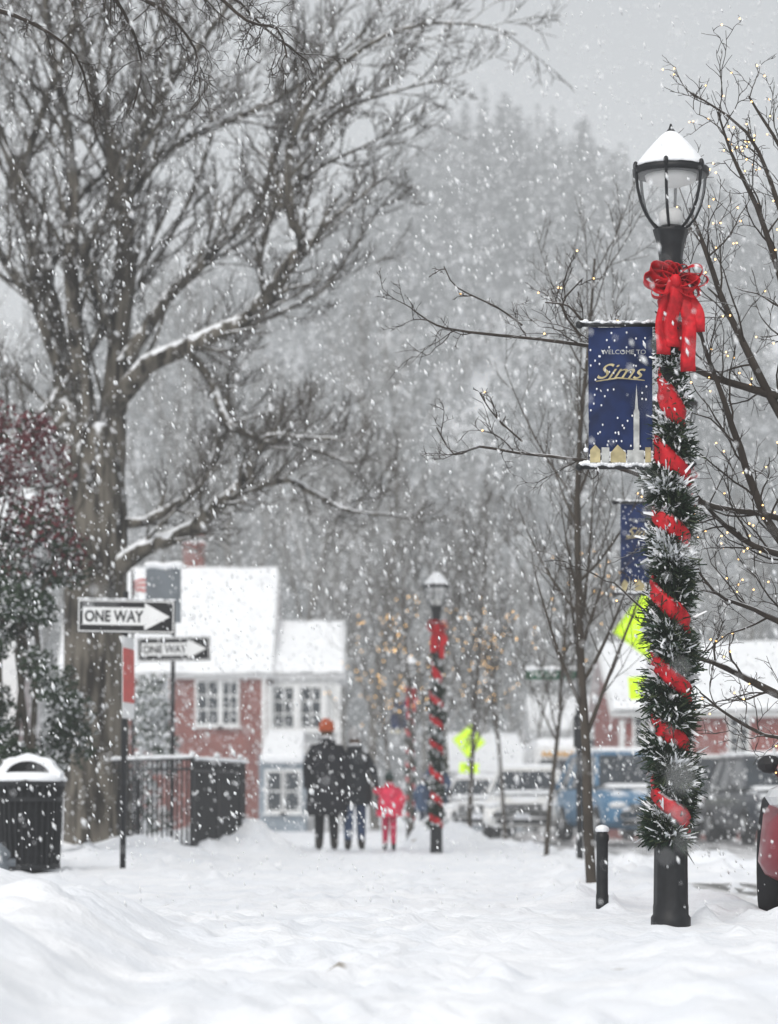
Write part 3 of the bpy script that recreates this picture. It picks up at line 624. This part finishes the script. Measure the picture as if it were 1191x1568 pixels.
# ---------------------------------------------------------------- litter bin
d=26; e=empty('trash_can',(XX(45,d),d,.02)); mb=MB()
mb.rev([(.24,.02),(.245,.05),(.262,.78),(.262,.80)],n=32,m=0)
for k in range(30):
    a=2*math.pi*k/30; rt=Matrix.Rotation(a,3,'Z'); mb.tube([rt@Vector((.262,0,.03)),rt@Vector((.283,0,.40)),rt@Vector((.292,0,.72)),rt@Vector((.312,0,.80))],[.014]*4,4,0,True)
for z,rr_ in ((.05,.272),(.66,.298),(.80,.318)): mb.rev([(rr_-.012,z-.02),(rr_+.01,z-.02),(rr_+.01,z+.02),(rr_-.012,z+.02)],n=40)
mb.rev([(.32,.82),(.31,.84),(.27,.88),(.2,.90)],n=32)
mb.box((0,.06,.95),(.36,.16,.12),0)
mb.obj('body',[M_black],e,False)
mb=MB()
P0=lambda t,y,rr_:(rr_*1.25*math.cos(t),y,.86+rr_*.9*math.sin(t))
for k in range(16):
    t0=k*math.pi/16; t1=(k+1)*math.pi/16
    w0=.235+.012*math.sin(t0*9); w1=.235+.012*math.sin(t1*9)
    mb.poly([P0(t0,-.15,w0),P0(t0,.15,w0),P0(t1,.15,w1),P0(t1,-.15,w1)],0)
    mb.poly([P0(t0,-.15,.165),P0(t1,-.15,.165),P0(t1,-.15,w1),P0(t0,-.15,w0)],0)
    mb.poly([P0(t0,.15,.165),P0(t0,.15,w0),P0(t1,.15,w1),P0(t1,.15,.165)],0)
mb.rev([(.325,.825),(.33,.85),(.30,.885),(.24,.905),(.15,.91)],n=32,jit=lambda a,z:.03*math.sin(a*5)+.02*math.sin(a*9)); mb.obj('snow_on_lid',[M_snowcap],e,True)
e=empty('fire_hydrant',(XX(0,24.5),24.5,0)); mb=MB(); mb.rev([(.1,-.05),(.1,.03),(.075,.05),(.075,.17),(.09,.18),(.085,.22),(.05,.26),(.02,.28),(.02,.3)],n=20)
mb.tube([Vector((-.13,0,.13)),Vector((.13,0,.13))],[.035,.035],10,0,True); mb.obj('body',[M_signback],e,True)
def fence(x0,y0,x1,y1,z0,hh,gap=.11,name='iron_fence'):
    e=empty(name); mb=MB(); sn=MB(); A=Vector((x0,y0,z0)); B=Vector((x1,y1,z0)); L_=(B-A).length; n=int(L_/gap); ang=math.atan2(y1-y0,x1-x0); rt=Matrix.Rotation(ang,3,'Z')
    for zz in (.12,hh-.12,hh): mb.box((A+B)/2+Vector((0,0,zz)),(L_,.03,.03),0,rt)
    for i in range(n+1):
        p=A.lerp(B,i/n); big=i%14==0
        mb.box(p+Vector((0,0,hh/2-.1)),((.05,.05,hh+.26) if big else (.018,.018,hh+.17)),0,rt)
        if big: mb.ell(p+Vector((0,0,hh+.05)),(.035,.035,.035),0,8,5); sn.ell(p+Vector((0,0,hh+.085)),(.04,.04,.03),0,8,5)
    k=int(L_/.07)
    for i in range(k): sn.ell(A.lerp(B,(i+.5)/k)+Vector((0,0,hh+.03)),(.055,.032,.026+.012*noise.noise(Vector((i*.4,0,0)))),0,6,4)
    mb.obj('rails_and_pickets',[M_black],e); sn.obj('snow_on_rail',[M_snowcap],e,True)
fence(XX(105,36),36.5,XX(292,34),34.2,.05,1.16)
fence(XX(292,34),34.25,XX(372,36),36.4,.05,1.14,.07)
# ---------------------------------------------------------------- houses
def window(mb,x,y,z,w_,h_,mf=0,mg=1,bars=(2,3)):
    mb.box((x,y-.02,z),(w_,.04,h_),mg)
    t=.07
    for sx in (-1,1): mb.box((x+sx*(w_/2+t/2),y-.04,z),(t,.08,h_+2*t),mf)
    for sz in (-1,1): mb.box((x,y-.04,z+sz*(h_/2+t/2)),(w_,.085,t),mf)
    for i in range(1,bars[0]): mb.box((x-w_/2+w_*i/bars[0],y-.05,z),(.04,.03,h_),mf)
    for j in range(1,bars[1]): mb.box((x,y-.053,z-h_/2+h_*j/bars[1]),(w_,.03,.04),mf)
    mb.box((x,y-.06,z-h_/2-t-.04),(w_+.3,.14,.06),mf)
def gable(e,x0,x1,y0,y1,ze,zr,wall,over=.25,name='main'):
    xm=(x0+x1)/2; ym=(y0+y1)/2
    mb=MB(); mb.box((xm,ym,ze/2-.2),(x1-x0,y1-y0,ze+.4),0)
    for x in (x0,x1): mb.poly([(x,y0,ze),(x,y1,ze),(x,ym,zr)][::(1 if x==x0 else -1)],0)
    mb.obj(name+'_walls',[wall],e)
    mb=MB(); a=x0-over; b=x1+over; sl=(zr-ze)/(ym-y0); yo=y0-over; zo=ze-sl*over; y2=y1+over
    mb.poly([(a,yo,zo),(b,yo,zo),(b,ym,zr),(a,ym,zr)]); mb.poly([(a,ym,zr),(b,ym,zr),(b,y2,zo),(a,y2,zo)])
    o=mb.obj(name+'_roof',[M_white],e); s=o.modifiers.new('s','SOLIDIFY'); s.thickness=.16; s.offset=-1
    mb=MB(); n=24
    a+=.06;b-=.06; rows=[]
    for i in range(n+1):
        t=i/n; y=yo-.05+(ym-yo+.05)*t; z=zo+(zr-zo)*t+.14+.02*math.sin(t*9)-(.10 if i==0 else 0)
        rows.append([(a+(b-a)*k/12,y-(.05*math.sin(k*2.3) if i<2 else 0),z+.022*math.sin(k*1.3+i*.7)+.014*math.sin(k*3.1)) for k in range(13)])
    mb.rows(rows)
    mb.poly([(a,ym,zr+.16),(b,ym,zr+.16),(b,y2,zo+.12),(a,y2,zo+.12)])
    for xx in (a,b): mb.poly([(xx,yo-.05,zo+.0),(xx,ym,zr+.0),(xx,ym,zr+.15),(xx,yo-.05,zo+.12)])
    mb.obj(name+'_roof_snow',[M_roofsnow],e,True)
D=85
e=empty('brick_house'); 
gable(e,XX(100,D),XX(408,D),D,D+7,ZZ(1022,D),ZZ(876,D+3.5),M_brick1)
mb=MB()
window(mb,XX(318,D),D,ZZ(1076,D),.62,1.25); window(mb,XX(352,D),D,ZZ(1076,D),.42,1.25)
window(mb,XX(235,D),D,ZZ(1076,D),.8,1.25); window(mb,XX(318,D),D,ZZ(1200,D),.8,1.25)
mb.box((XX(254,D),D-.08,ZZ(1026,D)-.1),(XX(408,D)-XX(100,D)+.1,.16,.22),0)
for xx in (XX(404,D),): mb.box((xx,D-.05,2.4),(.12,.1,4.7),0)
mb.obj('windows_and_trim',[M_white,M_glassd],e)
mb=MB(); mb.box((XX(296,88.5),88.8,ZZ(860,88.5)),(.62,.6,1.9),0); mb.box((XX(296,88.5),88.8,ZZ(836,88.5)+.05),(.72,.7,.12),0); mb.box((XX(296,88.5),88.8,ZZ(836,88.5)+.18),(.7,.68,.14),1); mb.obj('chimney',[M_brick1,M_snowcap],e)
gable(e,XX(417,D),XX(515,D),D+.3,D+5,ZZ(1024,D),ZZ(958,D+2.6),M_white,name='wing')
mb=MB()
for pc in (434,476): window(mb,XX(pc,D),D+.3,ZZ(1083,D),.56,1.2)
for pc in (412,455,497,518): mb.box((XX(pc,D),D+.15,2.2),(.14,.3,4.4),0)
mb.box((XX(466,D),D+.14,ZZ(1118,D)),(2.2,.32,.16),0); window(mb,XX(476,D),D+.3,ZZ(1195,D),.9,1.3)
mb.obj('wing_windows',[M_white,M_glassd],e)
Dp=82; mb=MB(); mb.box((XX(432,Dp),Dp+1.2,ZZ(1155,Dp)/2),(1.35,2.4,ZZ(1155,Dp)),0); window(mb,XX(420,Dp),Dp,1.2,.4,1.1,1,2,(1,2)); window(mb,XX(447,Dp),Dp,1.2,.4,1.1,1,2,(1,2)); mb.obj('porch_walls',[M_greywall,M_white,M_glassd],e)
mb=MB()
zz0=ZZ(1157,Dp); zz1=ZZ(1113,Dp)
mb.poly([(XX(399,Dp),Dp-.2,zz0),(XX(465,Dp),Dp-.2,zz0),(XX(462,Dp),Dp+2.6,zz1),(XX(403,Dp),Dp+2.6,zz1)]); o=mb.obj('porch_roof_snow',[M_roofsnow],e); s=o.modifiers.new('s','SOLIDIFY'); s.thickness=.25
bevel(o,.08,3)
D=74; e=empty('brick_building')
gable(e,XX(948,D),XX(1380,D),D,D+9,ZZ(1084,D),ZZ(990,D+4.5),M_brick2)
mb=MB()
for pc in (985,1042,1131,1215,1290): window(mb,XX(pc,D),D,ZZ(1128,D),.44,.95,bars=(2,4))
mb.box((XX(1085,D),D-.04,1.05),(.9,.08,2.1),0); mb.box((XX(1085,D),D-.09,1.05),(.7,.04,1.9),1)
mb.box((XX(1164,D),D-.07,ZZ(1088,D)-.05),(7.4,.14,.2),0); mb.box((XX(952,D),D-.04,1.5),(.14,.1,3),0)
for pc in (1131,1215): window(mb,XX(pc,D),D,ZZ(1210,D),.44,.95,bars=(2,4))
mb.obj('windows_door_and_trim',[M_white,M_glassd],e)
D=105; e=empty('white_house'); gable(e,XX(690,D),XX(800,D),D,D+6,ZZ(1180,D),ZZ(1128,D+3),M_greywall)
mb=MB()
for pc in (715,745,775): window(mb,XX(pc,D),D,ZZ(1215,D),.6,1.0)
mb.obj('windows',[M_white,M_glassd],e)
D=118; e=empty('white_house'); gable(e,XX(820,D),XX(935,D),D,D+6,ZZ(1115,D),ZZ(1070,D+3),M_white)
mb=MB()
for pc in (840,870,900): window(mb,XX(pc,D),D,ZZ(1150,D),.6,1.0)
mb.obj('windows',[M_white,M_glassd],e)
D=100; e=empty('garden_shed'); gable(e,XX(-30,D),XX(95,D),D-12,D-6,ZZ(870,D),ZZ(800,D),M_white)
# ---------------------------------------------------------------- vehicles
M_tyre=mat('tyre',(.02,.02,.02),.8,.2); M_chrome=mat('alloy',(.45,.46,.47),.35,.1,metal=.7); M_hl=mat('headlight',(.7,.72,.74),.15,.1); M_plate=mat('number_plate',(.6,.62,.66),.5)
M_dark=mat('dark_trim',(.02,.02,.022),.5,.2)
def paint(name,c,sn): return mat(name,c,.3,.12,3,snow=sn,slo=.7,shi=.97,spec=.5)
def vehicle(name,x,y,z,yaw,col,L_=4.5,Wd=1.82,Hh=1.68,hood=1.0,snowy=True):
    e=empty(name,(x,y,z),(0,0,yaw)); M_p=paint(name+'_paint',col,.45 if snowy else .25); hw=Wd/2
    mb=MB(); hl=L_/2
    st=[(-hl,.42,.62,.72),(-hl+.05,.30,.74,.86),(-hl+.18,.25,hood-.17,.95),(-hl+.4,.22,hood-.08,.99),(-hl+.8,.22,hood-.02,1),(-hl+1.25,.22,hood+.04,1),(0,.22,hood+.07,1),(hl-.8,.22,hood+.08,1),(hl-.25,.25,hood+.06,.98),(hl-.06,.32,hood-.05,.92),(hl,.42,hood-.25,.8)]
    n=20; rings=[]
    for (yy,zb,zt,wf) in st:
        ring=[]
        for k in range(n):
            a=2*math.pi*k/n+math.pi/n; c,s_=math.cos(a),math.sin(a); ex=.42
            px=math.copysign(abs(c)**ex,c)*hw*wf; pz=(zb+zt)/2+math.copysign(abs(s_)**ex,s_)*(zt-zb)/2
            if s_>0: px*=1-.07*((pz-(zb+zt)/2)/((zt-zb)/2))
            ring.append(Vector((px,yy,pz)))
        rings.append(ring)
    for ring in rings: mb.v+=ring
    for i in range(len(st)-1):
        for k in range(n): mb.f.append((i*n+k,i*n+(k+1)%n,(i+1)*n+(k+1)%n,(i+1)*n+k)); mb.m.append(0)
    mb.f.append(tuple(range(n))); mb.m.append(0); mb.f.append(tuple((len(st)-1)*n+k for k in range(n))[::-1]); mb.m.append(0)
    mb.obj('body',[M_p],e,True)
    zb=hood+.0; wb=hw*.90; wt=hw*.70; yb0=-hl+1.12; yt0=-hl+1.85; yt1=hl-.55; yb1=hl-.15; zt=Hh-.05
    B=[(-wb,yb0,zb),(wb,yb0,zb),(wb,yb1,zb),(-wb,yb1,zb)]; T=[(-wt,yt0,zt),(wt,yt0,zt),(wt,yt1,zt),(-wt,yt1,zt)]
    mb=MB(); 
    for i in range(4): mb.poly([B[i],B[(i+1)%4],T[(i+1)%4],T[i]])
    mb.poly(T); mb.obj('glass',[M_glassd],e)
    mb=MB()
    for i in range(4): mb.tube([Vector(B[i]),Vector(T[i])],[.05,.045],8,0)
    for sx in (-1,1):
        for fy in (.40,.70):
            p=Vector((sx*wb,yb0+(yb1-yb0)*fy,zb)); q=Vector((sx*wt,yt0+(yt1-yt0)*fy*.95,zt)); mb.tube([p,q],[.04,.035],6,0)
        mb.tube([Vector((sx*wt,yt0,zt)),Vector((sx*wt,yt1,zt))],[.05,.05],8,0)
        mb.ell((sx*(hw+.02),yb0+.42,hood+.06),(.08,.05,.055),1,10,6)
    mb.box((0,(yt0+yt1)/2,zt+.02),(wt*2,yt1-yt0+.06,.09),0,None,.92)
    bevel(mb.obj('roof_pillars_and_mirrors',[M_p,M_dark],e,False),.03,2)
    mb=MB()
    for sx in (-1,1):
        for yy in (-hl+.88,hl-.85):
            rt=Matrix.Rotation(math.pi/2,3,'Y')
            prof=[(.10,-.11),(.30,-.11),(.34,-.08),(.34,.08),(.30,.11),(.10,.11)]
            b0=len(mb.v); mb.rev(prof,n=22,m=0); mb.rev([(.20,-.118),(.03,-.125),(.03,.125),(.20,.118)],n=10,m=1)
            mb.rev([(.385,-.095),(.385,.103)],n=22,m=2)
            for q in range(b0,len(mb.v)): mb.v[q]=rt@mb.v[q]+Vector((sx*(hw-.10),yy,.34))
    mb.obj('wheels',[M_tyre,M_chrome,M_dark],e,True)
    mb=MB(); yf=-hl-.01
    mb.box((0,yf+.06,.66),(Wd*.48,.16,.18),0); 
    for k in range(4): mb.box((0,yf-.03,.60+k*.045),(Wd*.46,.02,.012),1)
    mb.box((0,yf+.09,.36),(Wd*.62,.16,.12),0); mb.box((0,yf-.035,.47),(.34,.02,.12),3)
    for sx in (-1,1):
        mb.ell((sx*hw*.70,yf+.13,.72),(.20,.13,.085),2,12,6); mb.ell((sx*hw*.72,yf+.10,.38),(.07,.06,.05),2,8,5)
        mb.ell((sx*hw*.80,hl-.06,.86),(.10,.08,.14),4,8,5)
    mb.obj('grille_lights_and_plate',[M_dark,M_chrome,M_hl,M_plate,M_signred],e,False)
    if snowy:
        mb=MB(); mb.box((0,(yt0+yt1)/2,zt+.10),(wt*1.95,yt1-yt0,.09),0,None,.9); bevel(mb.obj('roof_snow',[M_snowcap],e),.04,3)
        mb=MB(); mb.box((0,-hl+.82,hood+.03),(Wd*.78,.7,.05),0,Matrix.Rotation(R(4),3,'X'),.85); bevel(mb.obj('hood_snow',[M_snowcap],e),.025,3)
    return e
vehicle('parked_suv',XX(815,62),64,.02,R(-6),(.78,.78,.76),4.5,1.80,1.55,.98)
vehicle('parked_car',XX(738,70),72,.02,R(-4),(.74,.74,.74),4.4,1.75,1.45,.93)
vehicle('parked_suv',XX(966,58),60,0,R(10),(.045,.15,.27),4.7,1.95,1.85,1.1)
vehicle('parked_car',XX(1050,64),66,-.03,R(10),(.04,.045,.05),4.4,1.8,1.45,.92)
vehicle('parked_car',XX(1196,58),60,-.03,R(8),(.04,.045,.055),4.6,1.85,1.8,1.08)
vehicle('parked_car',3.30,17.15,-.08,R(-12.5),(.24,.03,.045),4.5,1.84,1.45,.86,False)
D=88; e=empty('bus',(XX(857,D),D,0)); mb=MB()
mb.box((0,4,1.55),(1.55,8,2.2),0); bevel(mb.obj('body',[M_white],e),.15,3)
mb=MB(); mb.box((0,-.02,1.85),(1.3,.06,.75),0); mb.box((0,-.03,2.40),(1.1,.05,.12),1); mb.box((0,-.03,.75),(1.0,.05,.2),0)
for sx in (-1,1): mb.ell((sx*.6,-.03,.85),(.12,.05,.1),2,8,5)
for sx in (-1,1):
    for k in range(6): mb.box((sx*.775,1+k*1.1,1.95),(.03,.9,.6),0)
    for yy in (1.2,6.5): 
        mb.tube([Vector((sx*.6,yy,.42)),Vector((sx*.79,yy,.42))],[.42,.42],16,0,True)
mb.obj('windows_lights_and_wheels',[M_glassd,mat('amber_lamp',(.5,.28,.06),.4,.1,emit=(1,.5,.1),es=.15),M_hl],e)
mb=MB(); mb.box((0,4,2.75),(1.5,7.9,.28),0,None,.92); bevel(mb.obj('roof_snow',[M_snowcap],e),.1,3)
# ---------------------------------------------------------------- people
M_skin=mat('skin',(.55,.33,.25),.6,.08,10)
def skinmesh(name,V_,E_,Rr,root,parent,mats,mfun,sub=1):
    me=bpy.data.meshes.new(name); me.from_pydata([tuple(v) for v in V_],E_,[]); o=bpy.data.objects.new(name,me); COL.objects.link(o)
    md=o.modifiers.new('Skin','SKIN'); sk=me.skin_vertices[0].data
    for i,rd in enumerate(Rr): sk[i].radius=(rd,rd) if not isinstance(rd,tuple) else rd; sk[i].use_root=(i==root)
    md.use_smooth_shade=True; s=o.modifiers.new('Sub','SUBSURF'); s.levels=sub; s.render_levels=sub
    bpy.context.view_layer.update()
    dg=bpy.context.evaluated_depsgraph_get(); m2=bpy.data.meshes.new_from_object(o.evaluated_get(dg)); bpy.data.objects.remove(o)
    m2.materials.clear()
    for m in mats: m2.materials.append(m)
    for p in m2.polygons: p.material_index=mfun(p.center); p.use_smooth=True
    ob=bpy.data.objects.new(name,m2); COL.objects.link(ob); ob.parent=parent; return ob
def person(name,x,y,z,Ht,yaw,coat,pants,hat,lh,rh,stride=.16,hem=.72,bulk=1.0,pomp=False,hood=False,bag=False,snow=.3):
    k=Ht/1.75; e=empty(name,(x,y,z),(0,0,yaw),k)
    lh=Vector(lh); rh=Vector(rh)
    V_=[];E_=[];Q=[]
    def add(p,rd,par=None):
        V_.append(Vector(p)); Q.append(rd)
        if par is not None: E_.append((par,len(V_)-1))
        return len(V_)-1
    pel=add((0,0,.95),.13); sp=add((0,0,1.12),.125,pel); ch=add((0,.0,1.28),.14,sp); nb=add((0,0,1.43),.075,ch); nk=add((0,.012,1.51),.055,nb); h1=add((0,.03,1.59),.072,nk); h2=add((0,.03,1.67),.09,h1); h3=add((0,.02,1.715),.07,h2)
    for sx,hd in ((-1,lh),(1,rh)):
        sh=add((sx*.165*bulk,0,1.37),.075*bulk,ch); S=Vector((sx*.165*bulk,0,1.37)); el=(S+hd)/2; d_=(hd-S); Lr=d_.length; slack=max(0,.56**2-Lr**2)**.5*.5
        el=el+Vector((sx*.3,-.95,0)).normalized()*slack
        e1=add(el,.064*bulk,sh); w_=add(hd-(hd-el).normalized()*.02,.046,e1)
        pd=(hd-el).normalized(); pc=hd+pd*.05; pm=add(pc,(.028,.036),w_)
        a=pd.cross(Vector((0,1,0))); 
        if a.length<.2: a=Vector((1,0,0))
        a.normalize(); fwd=Vector((0,1,0)); fwd=(fwd-pd*fwd.dot(pd)).normalized()
        for q,(o_,ln) in enumerate(((-.030,.058),(-.011,.068),(.010,.064),(.029,.05))):
            b0=pc+pd*.02+fwd*o_; cur=a*(-sx)*.35
            i1=add(b0+pd*.025,.0105,pm); i2=add(b0+(pd+cur*.3).normalized()*(.025+ln*.5),.0098,i1); add(b0+(pd+cur*.8).normalized()*(.025+ln),.008,i2)
        t1=add(pc+fwd*.04-pd*.01,.012,pm); add(pc+fwd*.06+pd*.03,.010,t1)
    for sx,st in ((-1,stride),(1,-stride)):
        hp=add((sx*.085,0,.90),.105,pel); kn=add((sx*.09,st*.65+.05,.50),.080,hp); an=add((sx*.095,st-(.06 if st<0 else 0),.11+(.05 if st<0 else 0)),.062,kn)
        add((sx*.105,st+.13,.045),(.05,.04),add((sx*.10,st+.03,.06),.055,an))
    Mc=mat(name+'_coat',coat,.85,.35,5,bump=.4,snow=snow,slo=.3,shi=.8); Mp=mat(name+'_pants',pants,.9,.25,10); Mb=mat(name+'_boot',(.03,.025,.02),.7); Mh=mat(name+'_hat',hat,.95,.3,30,bump=.4,snow=.2,slo=.5,shi=.9); Mg=mat(name+'_glove',tuple(c*.7 for c in coat),.9)
    def mf(c):
        if c.z>1.50: return 3
        if (c-lh).length<.13 and (c-lh).z<.03 or (c-rh).length<.13 and (c-rh).z<.03: return 4
        if c.z<.17: return 2
        if c.z<.93 and abs(c.x)<.2: return 1
        return 0
    skinmesh('body',V_,E_,Q,pel,e,[Mc,Mp,Mb,M_skin,Mg],mf)
    mb=MB()
    mb.ell((0,.035,1.645),(.078,.094,.115),0,16,12)
    mb.ell((0,.130,1.635),(.012,.018,.02),0,8,6)
    for sx in (-1,1):
        mb.ell((sx*.078,.025,1.64),(.012,.022,.032),0,8,6); mb.ell((sx*.03,.117,1.66),(.012,.008,.007),1,8,5)
    mb.ell((0,.120,1.592),(.024,.008,.006),2,8,5)
    mb.obj('face',[M_skin,M_signblk,M_signred],e,True)
    mb=MB(); jit=lambda a,z:.03*math.sin(a*6+z*40)
    mb.rev([(.096,1.615),(.110,1.62),(.112,1.67),(.108,1.70),(.096,1.74),(.07,1.775),(.035,1.796),(.004,1.80)],(0,.022,0),20,0,True,.95,1.08,jit=jit)
    if pomp: mb.ell((0,.02,1.82),(.045,.045,.04),0,10,6)
    mb.obj('hat',[Mh],e,True)
    mb=MB(); 
    mb.ell((0,-.03,1.60),(.085,.06,.08),0,12,8); mb.obj('hair',[mat(name+'_hair',(.09,.045,.02),.8,.3,40)],e,True)
    mb=MB(); jw=lambda a,z:.035*math.sin(a*5+z*17)+.03*math.sin(a*3-z*31)+.02*math.sin(z*55)
    pr=[(.232,hem-.0),(.240,hem+.02),(.236,hem+.12),(.222,.97),(.205,1.10),(.208,1.22),(.212,1.30),(.19,1.38),(.14,1.435),(.098,1.465),(.092,1.52),(.07,1.53)]
    pr=[(a*bulk if z<1.45 else a,z) for a,z in pr]
    mb.rev(pr,(0,-.005,0),28,0,True,1,.75,jit=jw)
    if hood: mb.ell((0,-.085,1.48),(.12,.07,.085),0,14,8)
    mb.obj('coat',[Mc],e,True)
    if bag:
        mb=MB(); mb.box((-.25,-.02,.98),(.12,.24,.26),0,None,.85); mb.tube([Vector((-.25,-.02,1.1)),Vector((-.21,-.12,1.3)),Vector((.05,-.16,1.43))],[.014]*3,6,0); bevel(mb.obj('shoulder_bag',[Mg],e),.02)
    return e
D=40; zg=ZZ(1303,D)
person('pedestrian_in_black_coat',XX(500,D),D,zg,1.82,R(4),(.014,.014,.018),(.015,.015,.018),(.50,.10,.03),(-.26,.14,.92),(.25,.12,.92),.10,.48,1.14,hood=True,bag=True)
ax=XX(543,D); k2=1.70/1.75; hx=XX(577,D); hz=ZZ(1210,D)
person('pedestrian_in_dark_jacket',ax,D+.1,zg,1.70,0,(.016,.018,.022),(.04,.07,.14),(.42,.42,.42),(-.22,.10,.90),((hx-ax)/k2,.02,(hz-zg)/k2),-.12,.66,1.06,hood=True)
cx=XX(596,D); k3=1.08/1.75
person('child_in_pink_jacket',cx,D+.1,zg,1.08,0,(.85,.05,.11),(.55,.03,.09),(.03,.05,.045),((hx-cx)/k3-.01,.02,(hz-zg)/k3-.02),(.28,.06,.98),.08,.78,1.26,pomp=True,hood=True,snow=.15)
person('pedestrian',XX(668,56),56,0.1,1.62,R(30),(.03,.05,.10),(.04,.05,.09),(.03,.03,.04),(-.25,.06,.9),(.25,.06,.9),.1,.70,1.1)
person('pedestrian',XX(650,57),57,0.1,1.25,R(-10),(.04,.07,.13),(.03,.04,.07),(.1,.1,.12),(-.25,.06,.9),(.25,.06,.9),.1,.70,1.1)
person('pedestrian',XX(1117,62),62,-.05,1.55,R(20),(.35,.03,.04),(.03,.03,.035),(.4,.05,.05),(-.25,.06,.9),(.25,.06,.9),.1,.74,1.1)
person('pedestrian',XX(1142,63),63,-.05,1.7,R(-20),(.03,.03,.035),(.03,.03,.035),(.05,.05,.05),(-.25,.06,.9),(.25,.06,.9),.1,.74,1.1)
# ---------------------------------------------------------------- falling snow
M_flake=bpy.data.materials.new('snowflake'); M_flake.use_nodes=True; nt=M_flake.node_tree; b=nt.nodes['Principled BSDF']; nt.nodes.remove(b)
df=nt.nodes.new('ShaderNodeBsdfDiffuse'); df.inputs[0].default_value=(.93,.94,.95,1); tl=nt.nodes.new('ShaderNodeBsdfTranslucent'); tl.inputs[0].default_value=(.93,.94,.95,1)
mx=nt.nodes.new('ShaderNodeMixShader'); mx.inputs[0].default_value=.35; nt.links.new(df.outputs[0],mx.inputs[1]); nt.links.new(tl.outputs[0],mx.inputs[2]); nt.links.new(mx.outputs[0],nt.nodes['Material Output'].inputs['Surface'])
npr=np.random.RandomState(12)
def flakes(n,x0,x1,y0,y1,z0,z1,smin,smax,el,pw=2.5):
    c=np.stack([npr.uniform(x0,x1,n),npr.uniform(y0,y1,n),npr.uniform(z0,z1,n)],1)
    s=smin+(smax-smin)*npr.rand(n)**pw
    ax=np.stack([-.38+.18*npr.randn(n),.2*npr.randn(n),np.ones(n)],1); ax/=np.linalg.norm(ax,axis=1)[:,None]
    u=np.cross(ax,npr.randn(n,3)); u/=np.linalg.norm(u,axis=1)[:,None]; v=np.cross(ax,u)
    e=s*el*(.6+.9*npr.rand(n))
    P=np.stack([c+ax*e[:,None],c-ax*e[:,None],c+u*s[:,None],c+v*s[:,None],c-u*s[:,None],c-v*s[:,None]],1)
    return P.reshape(-1,3)
parts=[flakes(2400,-1.6,1.6,2.5,9,0,3.2,.0018,.0050,1.7),flakes(12000,-3.5,3.5,8,22,.05,6.5,.0025,.0090,2.0),flakes(34000,-7,7,20,42,.1,13,.0042,.016,1.8),flakes(44000,-12,12,42,95,.2,24,.010,.029,1.5)]
FV=np.concatenate(parts); nf=len(FV)//6
base=np.array([[0,2,3],[0,3,4],[0,4,5],[0,5,2],[1,3,2],[1,4,3],[1,5,4],[1,2,5]])
FT=(np.arange(nf)[:,None,None]*6+base[None]).reshape(-1,3)
npmesh('falling_snow',FV,FT,[M_flake],None,True,3)
# ---------------------------------------------------------------- camera
cam=bpy.data.cameras.new('camera'); co=bpy.data.objects.new('camera',cam); COL.objects.link(co); scene.camera=co
co.location=(0,0,H); co.rotation_euler=(R(90),0,0)
cam.sensor_fit='VERTICAL'; cam.sensor_height=36; cam.sensor_width=27.35; cam.lens=100; cam.shift_y=(HY-784)/1568
cam.clip_end=3000; cam.clip_start=.05
cam.dof.use_dof=True; cam.dof.focus_distance=14.4; cam.dof.aperture_fstop=2.9; cam.dof.aperture_blades=0
scene.view_settings.view_transform='Standard'; scene.view_settings.look='None'; scene.view_settings.exposure=0
